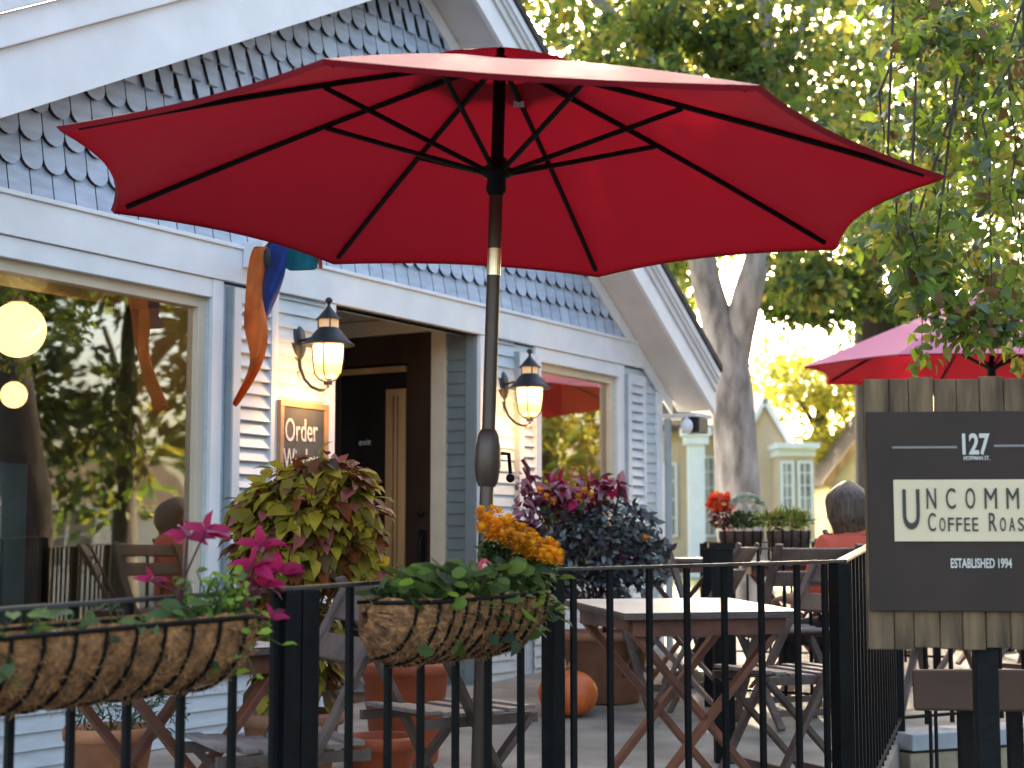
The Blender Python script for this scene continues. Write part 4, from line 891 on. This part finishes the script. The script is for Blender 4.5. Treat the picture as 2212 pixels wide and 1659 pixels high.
# ------------------------------------------------------------------ shop sign
SG = at(2113, 1105, 4.25); sgn = thing('shop_sign', 'dark brown coffee shop sign on weathered vertical planks, mounted on a black post', 'sign', (SG.x, SG.y, SG.z), R(-5))
k_ = 1 / 823.0
bd = MB(); xs = [-.290, -.222, -.172, -.105, -.048, .012, .075, .135, .200, .248, .292]; rp = random.Random(4)
for i in range(len(xs) - 1): bd.box((xs[i] + .0015, rp.uniform(.0, .004), -.355 + rp.uniform(-.004, .004)), (xs[i + 1] - .0015, .024, .352 + rp.uniform(-.006, .006)))
bd.build('planks', M['plank'], sgn, bevel=.002)
MB().box((-.284, -.0125, -.258), (.284, -.003, .262)).build('dark_panel', M['signdark'], sgn, bevel=.001)
cp = MB().box((-.219, -.0185, -.078), (.235, -.013, .083)).build('cream_panel', M['signcream'], sgn, bevel=.001)
def tx(s, x0, x1, y0, y1, m, b=0.0, off=-.0205, par=None): text(s, (x1 - x0) * k_, (y1 - y0) * k_, Matrix.Translation((((x0 + x1) / 2 - 2113) * k_, off, (1105 - (y0 + y1) / 2) * k_)) @ UP, m, par or sgn, bold=b)
tx('U', 1951, 1987, 1057, 1143, M['signtext'], .01, par=cp)
for ch, x in zip('NCOMMON', (2012, 2053, 2094, 2137, 2183, 2226, 2266)): tx(ch, x - (13 if ch == 'M' else 10), x + (13 if ch == 'M' else 10), 1055, 1099, M['signtext'], .0, par=cp)
for ch, x, big in [('C', 2012, 1), ('O', 2034, 0), ('F', 2052, 0), ('F', 2069, 0), ('E', 2086, 0), ('E', 2103, 0), ('R', 2140, 1), ('O', 2161, 0), ('A', 2180, 0), ('S', 2199, 0), ('T', 2217, 0), ('E', 2235, 0), ('R', 2253, 0), ('S', 2271, 0)]:
    tx(ch, x - (8 if big else 6), x + (8 if big else 6), 1108 if big else 1118, 1147, M['signtext'], .0, par=cp)
tx('127', 2081, 2139, 937, 984, M['signpale'], .03, off=-.0145); tx('HOFFMAN ST.', 2083, 2138, 986, 995, M['signpale'], .02, off=-.0145); tx('ESTABLISHED 1994', 2050, 2178, 1205, 1226, M['signpale'], .02, off=-.0145)
ln_ = MB(); ln_.box(((1932 - 2113) * k_, -.0145, .165), ((2070 - 2113) * k_, -.0126, .171)); ln_.box(((2148 - 2113) * k_, -.0145, .168), ((2290 - 2113) * k_, -.0126, .174)); ln_.build('rule_lines', M['signline'], sgn)
MB().box((-.012, .026, -1.55), (.046, .084, .30)).build('post', M['black'], sgn, bevel=.003)
# brown board behind the post
bb = thing('low_board', 'plain brown board mounted low on thin rods behind the sign post', 'board', at(2130, 1490, 4.9))
a = at(1972, 1490, 4.95); b = at(2330, 1492, 4.7); MB().bar(a, b, .02, .122).build('board', M['brownboard'], bb, world=True, bevel=.008)
rd = MB()
for px in (2009, 2021, 2240, 2252): q = at(px, 1535, 4.93); rd.tube([q, Vector((q.x, q.y, .0))], .0055, 8)
rd.build('rods', M['black'], bb, world=True)
b3 = MB()
for px in (2088, 2195): q = at(px, 1535, 4.98); b3.box((q.x - .02, q.y + .0, 0.0), (q.x + .02, q.y + .04, q.z + .02))
b3.build('post', M['black'], bb, world=True)

# ------------------------------------------------------------------ seated person
def skin(name, nodes, edges, m, parent, sub=2):
    me = bpy.data.meshes.new(name); me.from_pydata([Vector(n_[0]) for n_ in nodes], edges, []); o = bpy.data.objects.new(name, me); C.objects.link(o); o.parent = parent
    md = o.modifiers.new('skin', 'SKIN')
    for i, n_ in enumerate(nodes):
        sv_ = me.skin_vertices[0].data[i]; rr_ = n_[1]; sv_.radius = rr_ if isinstance(rr_, tuple) else (rr_, rr_); sv_.use_root = (i == 0)
    md.use_smooth_shade = True; s = o.modifiers.new('sub', 'SUBSURF'); s.levels = s.render_levels = sub; me.materials.append(m); return o
PX, PYY = 1.775, 8.45; fz_ = floor_z(PYY)
per = thing('person', 'seated person seen from behind in a coral top with a grey-brown bob', 'person', (PX, PYY, fz_), R(25))
S_ = .355
body = [((0, 0, S_ + .06), (.14, .11)), ((0, .01, S_ + .22), (.125, .095)), ((0, .0, S_ + .42), (.15, .10)), ((0, .0, S_ + .50), (.10, .08)), ((-.02, .02, S_ + .56), (.05, .05)), ((-.02, .03, S_ + .63), (.07, .085)), ((-.02, .03, S_ + .72), (.065, .085)),
        ((.17, .0, S_ + .47), .058), ((.235, .06, S_ + .24), .045), ((.20, .28, S_ + .22), .036), ((.19, .34, S_ + .225), .026),
        ((-.17, .0, S_ + .47), .058), ((-.235, .06, S_ + .24), .045), ((-.20, .28, S_ + .22), .036), ((-.19, .34, S_ + .225), .026),
        ((.09, .05, S_ + .05), .085), ((.11, .42, S_ + .04), .06), ((.11, .44, .10), .04), ((.11, .54, .04), .035),
        ((-.09, .05, S_ + .05), .085), ((-.11, .42, S_ + .04), .06), ((-.11, .44, .10), .04), ((-.11, .54, .04), .035)]
be = [(0, 1), (1, 2), (2, 3), (3, 4), (4, 5), (5, 6), (2, 7), (7, 8), (8, 9), (9, 10), (2, 11), (11, 12), (12, 13), (13, 14), (0, 15), (15, 16), (16, 17), (17, 18), (0, 19), (19, 20), (20, 21), (21, 22)]
# fingers and thumbs grow from the ends of the forearms
for hx, hi_ in ((.19, 10), (-.19, 14)):
    for k in range(4):
        x = hx + (k - 1.5) * .019; L_ = (.062, .075, .07, .055)[k]; i0 = len(body)
        body += [((x, .38, S_ + .222), .011), ((x, .38 + L_ * .55, S_ + .215), .0085), ((x, .38 + L_ * .9, S_ + .198), .007)]; be += [(hi_, i0), (i0, i0 + 1), (i0 + 1, i0 + 2)]
    i0 = len(body); sx = -1 if hx > 0 else 1; body += [((hx + sx * .035, .355, S_ + .218), .011), ((hx + sx * .045, .395, S_ + .212), .008)]; be += [(hi_, i0), (i0, i0 + 1)]
skin('body', body, be, M['skin'], per)
sh_ = [((0, 0, S_ + .02), (.165, .135)), ((0, .01, S_ + .22), (.148, .118)), ((0, .0, S_ + .43), (.178, .125)), ((0, .0, S_ + .535), (.135, .10)), ((-.01, .01, S_ + .60), (.080, .075)),
       ((.175, .0, S_ + .50), .078), ((.235, .05, S_ + .27), .064), ((.22, .18, S_ + .225), .05), ((-.175, .0, S_ + .50), .078), ((-.235, .05, S_ + .27), .064), ((-.22, .18, S_ + .225), .05)]
skin('shirt', sh_, [(0, 1), (1, 2), (2, 3), (3, 4), (2, 5), (5, 6), (6, 7), (2, 8), (8, 9), (9, 10)], M['shirt'], per)
tr_ = [((0, .02, S_ + .05), (.16, .125)), ((.095, .10, S_ + .05), .100), ((.115, .42, S_ + .045), .075), ((.115, .44, .13), .055), ((-.095, .10, S_ + .05), .100), ((-.115, .42, S_ + .045), .075), ((-.115, .44, .13), .055)]
skin('trousers', tr_, [(0, 1), (1, 2), (2, 3), (0, 4), (4, 5), (5, 6)], M['pants'], per)
hr = MB(); vs = []; NS2 = 40
for i in range(15):
    t_i = i / 14; zz = S_ + .84 - .285 * t_i ** 1.2; base_r = .118 * math.sin(min(1, t_i * 1.9 + .08) * math.pi / 2) * (1 - .30 * max(0, t_i - .72) / .28)
    for k in range(NS2):
        a = 2 * math.pi * k / NS2; front = max(0, math.sin(a)); r_ = base_r * (1 + .03 * math.sin(a * 9 + i * .5) + .02 * math.sin(a * 17)); r_ *= (1 - .42 * front * max(0, t_i - .35))
        vs.append((-.02 + r_ * math.cos(a) * .95, .02 + r_ * math.sin(a) * 1.05, zz))
hr.add(vs, [(i * NS2 + k, (i + 1) * NS2 + k, (i + 1) * NS2 + (k + 1) % NS2, i * NS2 + (k + 1) % NS2) for i in range(14) for k in range(NS2)], 0, True); hr.add(vs[:NS2], [tuple(range(NS2))], 0, True)
hr.build('hair', M['hair'], per)
fc = MB(); fc.ball((-.02, .125, S_ + .665), .016, rx=.8, rz=1.3); fc.ball((-.052, .112, S_ + .69), .009); fc.ball((.012, .112, S_ + .69), .009); fc.cbox((-.02, .115, S_ + .625), (.04, .01, .008)); fc.ball((-.112, .03, S_ + .675), .02, rx=.4, rz=1.4); fc.ball((.072, .03, S_ + .675), .02, rx=.4, rz=1.4); fc.build('face', M['skin'], per)

# ------------------------------------------------------------------ trees
def tree(name, label, base, limbs, clumps, size, mats, probs, bark, T=T_DIA, grp=None, **kw):
    t = thing(name, label, 'tree', base, 0, grp); mb = MB()
    for pts, rad in limbs: mb.tube(pts, rad, 14)
    tk = mb.build('trunk', bark, t, world=True)
    foliage('crown', clumps, size, mats, probs, t, T, **kw); return t
def lim(pts, Yd, rads): return ([at(x, y, Yd + (d_[0] if d_ else 0)) for x, y, *d_ in pts], rads)
Y1 = 15.0; base = at(1600, 0, Y1); base.z = floor_z(15)
limbs = [([base, at(1598, 1130, Y1), at(1592, 1000, Y1), at(1582, 860, Y1), at(1572, 760, Y1), at(1548, 690, Y1), at(1528, 620, Y1), at(1512, 540, Y1), at(1492, 400, Y1 + .2), at(1445, 210, Y1 + .3), at(1388, 100, Y1 + .4), at(1290, 0, Y1 + .6), at(1180, -130, Y1 + .8)], [.25, .215, .20, .195, .185, .15, .14, .13, .11, .085, .07, .06, .04]),
         ([at(1576, 830, Y1), at(1592, 730, Y1), at(1614, 640, Y1 - .1), at(1636, 560, Y1 - .1), at(1646, 420, Y1), at(1652, 240, Y1), at(1655, 80, Y1 + .1), at(1648, -140, Y1 + .2)], [.15, .15, .14, .12, .10, .088, .08, .06]),
         ([at(1652, 260, Y1), at(1700, 130, Y1 - .1), at(1762, 0, Y1 - .2), at(1830, -120, Y1 - .2)], [.05, .045, .04, .03]),
         ([at(1640, 560, Y1), at(1622, 470, Y1 + .3), at(1560, 300, Y1 + .6), at(1500, 120, Y1 + .9)], [.06, .055, .045, .03])]
cA = []; rt = random.Random(21)
def scatter(n, x0, x1, y0, y1, Ya, Yb, r0, r1, nl, out, flat=.55, holes=()):
    k = 0; tries = 0
    while k < n and tries < n * 20:
        tries += 1; x, y = rt.uniform(x0, x1), rt.uniform(y0, y1)
        if any(hx0 < x < hx1 and hy0 < y < hy1 for hx0, hy0, hx1, hy1 in holes): continue
        r = rt.uniform(r0, r1); out.append((at(x, y, rt.uniform(Ya, Yb)), (r, r, r * flat), int(nl * 1.6 * (r / r1) ** 2))); k += 1
holes = [(1620, 560, 1880, 850), (1440, 600, 1520, 900)]
scatter(72, 1100, 1850, -350, 330, 13.2, 17.5, .25, .55, 200, cA); scatter(26, 1350, 1680, 60, 300, 13.0, 14.4, .2, .4, 150, cA); scatter(10, 1400, 1520, 520, 600, 15, 17, .15, .25, 70, cA)
scatter(10, 1660, 1800, 560, 640, 13.6, 15, .15, .28, 90, cA)
tree('maple_tree', 'grey forked maple with green foliage behind the red umbrella', base, limbs, cA, .098, [L_green, L_yel, L_lime, L_dark], [.4, .28, .17, .15], M['bark'])
Y2 = 18.0; base = at(1895, 0, Y2); base.z = .93
limbs = [([base, at(1893, 1060, Y2), at(1890, 900, Y2), at(1888, 780, Y2), at(1882, 690, Y2), at(1876, 600, Y2), at(1884, 500, Y2), at(1870, 350, Y2), at(1900, 150, Y2)], [.26, .23, .22, .22, .19, .16, .15, .12, .08]),
         ([at(1890, 760, Y2), at(1925, 680, Y2), at(1962, 610, Y2 - .1), at(1990, 520, Y2 - .2), at(2010, 440, Y2 - .2), at(2050, 300, Y2 - .3), at(2100, 100, Y2 - .3)], [.17, .16, .14, .12, .10, .08, .06])]
cB = []; scatter(76, 1760, 2450, -350, 560, 16, 20, .35, .7, 230, cB); scatter(16, 1650, 1880, 560, 690, 16.5, 18, .22, .36, 170, cB); scatter(14, 1930, 2250, 520, 800, 16.5, 19, .25, .4, 150, cB)
tree('oak_tree', 'dark-trunked tree with dense green crown behind the second umbrella', base, limbs, cB, .10, [L_green, L_dark, L_yel, L_lime], [.36, .34, .2, .1], M['bark_dark'])
Y3 = 46; base = at(1760, 0, Y3); base.z = .93
cC = []; scatter(46, 1640, 1960, 770, 1000, 43, 49, .6, 1.15, 190, cC); scatter(8, 1620, 1760, 720, 790, 43, 48, .25, .5, 50, cC)
tree('yellow_tree', 'bright backlit yellow tree beyond the cream cottage', base, [([base, at(1770, 1000, Y3), at(1775, 850, Y3)], [.3, .25, .15]), ([at(1772, 940, Y3), at(1720, 850, Y3)], [.12, .06])], cC, .17, [L_gold, L_yel, L_lime], [.5, .4, .1], M['bark_dark'])
cD = []; scatter(120, 1050, 1950, -300, 560, 27, 40, .6, 1.3, 165, cD, holes=holes); scatter(14, 1400, 1500, 540, 750, 28, 36, .4, .7, 90, cD); Y4 = 33; base = at(1430, 0, Y4); base.z = .93
tree('far_maple_tree', 'tall distant yellow-green tree whose trunk shows above the red umbrella', base, [([base, at(1440, 800, Y4), at(1448, 300, Y4), at(1450, 0, Y4), at(1450, -300, Y4)], [.45, .4, .34, .3, .2])], cD, .17, [L_yel, L_gold, L_green, L_lime], [.42, .2, .25, .13], M['bark'])
cE = []; scatter(100, 1850, 2700, -400, 800, 25, 36, .7, 1.4, 200, cE); Y5 = 30; base = at(2300, 0, Y5); base.z = .93
tree('far_green_tree', 'distant tree filling the upper right behind the hanging leaves', base, [([base, at(2290, 700, Y5), at(2280, 200, Y5)], [.45, .4, .25])], cE, .18, [L_green, L_yel, L_dark, L_gold], [.4, .28, .22, .1], M['bark_dark'])
# near tree with twigs hanging into the frame (its trunk stands outside the picture at right)
nb = Vector((4.9, 8.2, 0)); limbs = [([nb, (4.8, 8.1, 2), (4.5, 7.8, 3.6), (3.6, 7.3, 4.6), (2.6, 6.9, 4.9), (1.9, 6.7, 4.95)], [.22, .2, .16, .10, .06, .03]), ([(4.5, 7.8, 3.6), (4.9, 7.2, 5.0), (5.3, 6.5, 6.5)], [.14, .1, .05]), ([(3.6, 7.3, 4.6), (3.0, 6.4, 4.4), (2.4, 6.2, 4.0)], [.05, .035, .02])]
cN = []; Pn = []
rn = random.Random(33)
twigs = []
for (x0, y0, x1, y1) in [(1985, 130, 2010, 370), (2060, 110, 2105, 350), (2100, -50, 2120, 520), (1930, 330, 1960, 620), (1975, 420, 2000, 760), (2040, 300, 2080, 700), (2130, 250, 2150, 730), (2180, 100, 2200, 640), (2205, 300, 2215, 760), (1900, 200, 1925, 420), (2010, 560, 2100, 720), (2090, 560, 2180, 700), (1955, 520, 2040, 640)]:
    Yt = rn.uniform(6.2, 7.2); pts = [at(x0 + (x1 - x0) * k / 5 + rn.uniform(-14, 14), y0 + (y1 - y0) * k / 5, Yt + .03 * k) for k in range(6)]; up_ = Vector(pts[0]) + Vector((rn.uniform(.0, .5), .1, rn.uniform(.5, 1.0)))
    twigs.append(([up_] + pts, [.006, .005, .004, .0035, .003, .002, .0015]))
    for k in range(1, 6): cN.append((pts[k], (.075, .075, .09), 20))
for k in range(60): cN.append((at(rn.uniform(1890, 2330), rn.uniform(-150, 640) if rn.random() < .8 else rn.uniform(-150, 200), rn.uniform(6.3, 8.0)), (.16, .16, .12), 55))
for (x, y) in [(1960, 90), (2030, 60), (2075, 100), (2000, 130), (2110, 60), (2150, 120)]: cN.append((at(x, y, 5.9), (.12, .12, .06), 48))
for (x, y) in [(2060, 690), (2120, 700), (2170, 690), (2200, 720), (2080, 730)]: cN.append((at(x, y, 6.3), (.10, .1, .07), 50))
for k in range(60): cN.append(((rn.uniform(2.2, 7.2), rn.uniform(5.2, 9.5), rn.uniform(5.0, 7.2)), (.5, .5, .35), 60))
tree('overhanging_linden_tree', 'near tree whose thin leafy twigs hang into the upper right corner', nb, limbs + twigs, cN, .062, [L_green, L_lime, L_limeb, L_brown, L_pale, L_yel], [.24, .28, .10, .07, .12, .19], M['bark_dark'], T_LEAF, shell=.1)

# trees and a cottage to the right (across the side street) that the windows mirror
def simple_tree(base, h, r, nl, label, mats, probs, sz=.22, lo=.42):
    base = Vector(base); cl_ = []
    for k in range(34):
        a = rt.uniform(0, 6.28); e = math.sqrt(rt.random()); zz = h * rt.uniform(lo, 1.0); cl_.append((base + Vector((r * e * math.cos(a), r * e * math.sin(a), zz)), (r * .38, r * .38, r * .26), nl // 34))
    top_ = base + Vector((0, 0, h * .8)); return tree('shade_tree', label, base, [([base, base + Vector((.1, 0, h * .4)), top_], [.3, .24, .1]), ([base + Vector((0, 0, h * .35)), base + Vector((r * .5, 0, h * .6))], [.12, .05]), ([base + Vector((0, 0, h * .4)), base + Vector((-r * .5, r * .2, h * .65))], [.12, .05])], cl_, sz, mats, probs, M['bark_dark'], grp='trees along the side street')
simple_tree((20, 7.5, 0), 10, 4.4, 15000, 'broad dark green tree across the side street, first of the row', [L_green, L_dark], [.35, .65], .26, .30)
simple_tree((22, 13.5, 0), 10, 4.2, 14000, 'olive green tree across the side street, second of the row', [L_yel, L_dark, L_green], [.2, .4, .4], .26, .28)
simple_tree((15.5, 19, 0), 9, 4.4, 15000, 'bright yellow-green tree with low branches at the end of the side street', [L_yel, L_gold, L_green], [.6, .15, .25], .22, .06)
simple_tree((14, -1.5, 0), 9, 3.4, 6000, 'dark tree beside the viewer across the side street', [L_dark, L_green], [.6, .4], .24, .35)

# ------------------------------------------------------------------ background houses
def gable_house(name, label, cx, cy, w_h, d_h, wall_h, roof_h, z0, m_wall, m_roof, rz=0, ridge='x', wins=(), trim=None):
    t = thing(name, label, 'house', (cx, cy, z0), R(rz)); trim = trim or M['white']
    MB().box((-w_h / 2, 0, 0), (w_h / 2, d_h, wall_h)).build('wall', m_wall, t)
    ov = .15
    if ridge == 'x':
        mb = MB().add([(-w_h / 2 - ov, -ov, wall_h - .1), (w_h / 2 + ov, -ov, wall_h - .1), (w_h / 2 + ov, d_h / 2, wall_h + roof_h), (-w_h / 2 - ov, d_h / 2, wall_h + roof_h), (-w_h / 2 - ov, d_h + ov, wall_h - .1), (w_h / 2 + ov, d_h + ov, wall_h - .1)], [(0, 1, 2, 3), (3, 2, 5, 4), (0, 3, 4), (1, 5, 2), (0, 4, 5, 1)])
    else:
        mb = MB().add([(-w_h / 2 - ov, -ov, wall_h - .1), (w_h / 2 + ov, -ov, wall_h - .1), (0, -ov, wall_h + roof_h), (-w_h / 2 - ov, d_h + ov, wall_h - .1), (w_h / 2 + ov, d_h + ov, wall_h - .1), (0, d_h + ov, wall_h + roof_h)], [(0, 2, 5, 3), (2, 1, 4, 5), (0, 3, 4, 1), (3, 5, 4)])
        MB().add([(-w_h / 2, -.002, wall_h), (w_h / 2, -.002, wall_h), (0, -.002, wall_h + roof_h * .93)], [(0, 1, 2)]).build('gable', m_wall, t)
        L_, Rr_, A_ = Vector((-w_h / 2 - ov, -ov, wall_h - .1)), Vector((w_h / 2 + ov, -ov, wall_h - .1)), Vector((0, -ov, wall_h + roof_h))
        MB().bar(L_, A_, .06, .20, up=(0, 0, 1)).bar(A_, Rr_, .06, .20, up=(0, 0, 1)).build('rake_board', trim, t)
    mb.build('roof', m_roof, t)
    if ridge == 'x': MB().box((-w_h / 2 - ov, -ov - .05, wall_h - .19), (w_h / 2 + ov, -ov + .0, wall_h - .09)).build('fascia', trim, t)
    for (x0, x1, za, zb, nx) in wins:
        f_ = MB(); tt = .07
        f_.box((x0, -.05, za), (x1, -.003, za + tt)); f_.box((x0, -.05, zb - tt), (x1, -.003, zb)); 
        for k in range(nx + 1): xx = x0 + (x1 - x0 - tt) * k / nx; f_.box((xx, -.05, za + tt), (xx + tt, -.003, zb - tt))
        f_.box((x0 + tt, -.03, (za + zb) / 2 - .02), (x1 - tt, -.004, (za + zb) / 2 + .02))
        fo = f_.build('window', trim, t); MB().box((x0 + tt, -.012, za + tt), (x1 - tt, -.004, zb - tt)).build('pane', M['pane'], fo)
    return t
M['pane'] = mat('dim_window_pane', (.27, .26, .23), .25, .3, 2); M['creamwall'] = mat('cream_house_wall', (.56, .43, .29), .7, .05, 4); M['shake'] = mat('brown_shake_roof', (.095, .062, .038), .9, .4, 9, .8, col2=(.035, .024, .016), stretch=(1, 1, 3)); M['yellowwall'] = mat('yellow_gable_wall', (.68, .55, .30), .7, .05, 4)
YH = 31.0; GZ = .93
def slab_px(x0, x1, ya, yb, Y, dep):
    a, b = at(x0, ya, Y), at(x1, ya, Y); za, zb = at(x0, ya, Y).z, (at(x0, yb, Y).z if yb is not None else GZ); return (a.x, Y, min(za, zb)), (b.x, Y + dep, max(za, zb))
def lattice(par, x0, x1, y0, y1, Y, nx, ny):
    (ax, ay, az), (bx, by, bz) = slab_px(x0, x1, y0, y1, Y, .06); f_ = MB(); t_w = .045
    f_.box((ax, ay - .05, az), (bx, ay, az + t_w)); f_.box((ax, ay - .05, bz - t_w), (bx, ay, bz))
    for k in range(nx + 1): xx = ax + (bx - ax - t_w) * k / nx; f_.box((xx, ay - .05, az + t_w), (xx + t_w * (1 if k in (0, nx) else .5), ay, bz - t_w))
    for k in range(1, ny): zz = az + (bz - az) * k / ny; f_.box((ax + t_w, ay - .042, zz), (bx - t_w, ay - .004, zz + .018))
    fo = f_.build('window', M['white'], par, world=True); MB().box((ax + t_w, ay - .02, az + t_w), (bx - t_w, ay - .006, bz - t_w)).build('pane', M['pane'], fo).matrix_parent_inverse = Matrix.Identity(4)
    fo.children[0].data.transform(XF[par.name].inverted())
cq = at(1520, 0, YH); ct = thing('cottage', 'cream cottage with brown shake roof and lattice bay window behind the grey forked maple', 'house', (cq.x, YH, GZ))
MB().box(*slab_px(1375, 1640, 926, None, YH, 6)).build('wall', M['creamwall'], ct, world=True)
e0, e1, r0_, r1_ = at(1365, 932, YH - .4), at(1655, 932, YH - .4), at(1372, 858, YH + 3), at(1650, 858, YH + 3); th_ = Vector((0, 0, .12))
rf = MB(); rv = [e0, e1, r1_, r0_]; bk4 = [Vector((r0_.x, YH + 6.4, e0.z)), Vector((r1_.x, YH + 6.4, e0.z))]
rf.add(rv + [v + th_ for v in rv] + bk4, [(0, 1, 2, 3), (7, 6, 5, 4), (0, 4, 5, 1), (1, 5, 6, 2), (3, 7, 4, 0), (7, 8, 9, 6)]); rf.build('roof', M['shake'], ct, world=True)
MB().box(*slab_px(1372, 1640, 926, 942, YH - .15, .14)).build('fascia', M['creamwall'], ct, world=True)
lattice(ct, 1514, 1546, 985, 1160, YH - .01, 2, 5); lattice(ct, 1430, 1462, 1000, 1160, YH - .01, 2, 4)
MB().box(*slab_px(1606, 1698, 952, None, YH - 1.2, 5)).build('wing_wall', M['creamwall'], ct, world=True)
pk_, pl_, pr_ = at(1652, 862, YH - 1.3), at(1600, 956, YH - 1.3), at(1704, 956, YH - 1.3); bY = Vector((0, 5, 0))
MB().add([pl_ + Vector((.02, .11, 0)), pr_ + Vector((-.02, .11, 0)), pk_ + Vector((0, .11, -.02))], [(0, 1, 2)]).build('gable', M['creamwall'], ct, world=True)
MB().add([pl_, pk_, pk_ + bY, pl_ + bY, pr_, pr_ + bY], [(0, 1, 2, 3), (1, 4, 5, 2)]).build('wing_roof', M['shake'], ct, world=True)
MB().bar(pl_ + Vector((0, -.03, 0)), pk_ + Vector((0, -.03, 0)), .05, .10).bar(pk_ + Vector((0, -.03, -.02)), pr_ + Vector((.02, -.03, 0)), .05, .10).build('rake_board', M['white'], ct, world=True)
MB().box(*slab_px(1682, 1758, 985, None, YH - 2.0, 2.0)).build('bay_wall', M['creamwall'], ct, world=True)
MB().box(*slab_px(1679, 1762, 968, 985, YH - 2.05, 2.1)).box(*slab_px(1677, 1772, 956, 968, YH - 2.2, 2.2)).build('cornice', M['white'], ct, world=True)
lattice(ct, 1685, 1714, 996, 1130, YH - 2.01, 2, 5); lattice(ct, 1722, 1755, 996, 1130, YH - 2.01, 2, 5)
q = at(1492, 0, YH - .9); pr = thing('porch_column', 'bluish white porch column with a wide capital in front of the cream cottage', 'column', (q.x, YH - .9, GZ)); zt_ = at(0, 924, YH - .9).z - GZ
MB().box((-.15, -.15, 0), (.15, .15, zt_ - .32)).build('shaft', M['white'], pr); MB().box((-.22, -.22, zt_ - .32), (.22, .22, zt_ - .16)).box((-.27, -.27, zt_ - .159), (.27, .27, zt_)).build('capital', M['white'], pr)
q = at(1900, 0, 40); gable_house('yellow_house', 'sunlit yellow gabled house behind the seated person', q.x, 40, 3.0, 4, at(0, 1040, 40).z - GZ, 2.0, GZ, M['yellowwall'], M['shake'], 0, 'y', wins=[(-.9, -.3, .3, .8, 2)], trim=M['goldwood'])
gable_house('white_cottage', 'white cottage with tall windows across the side street, seen mirrored in the cafe window', 31.0, 11.0, 12, 5, 2.6, 1.3, 0, M['white'], M['shake'], -84, 'x', wins=[(-4.0, -2.8, .9, 2.6, 2), (-1.5, -.3, .9, 2.6, 2), (1.0, 2.2, .9, 2.6, 2), (3.0, 4.0, .9, 2.6, 2)])
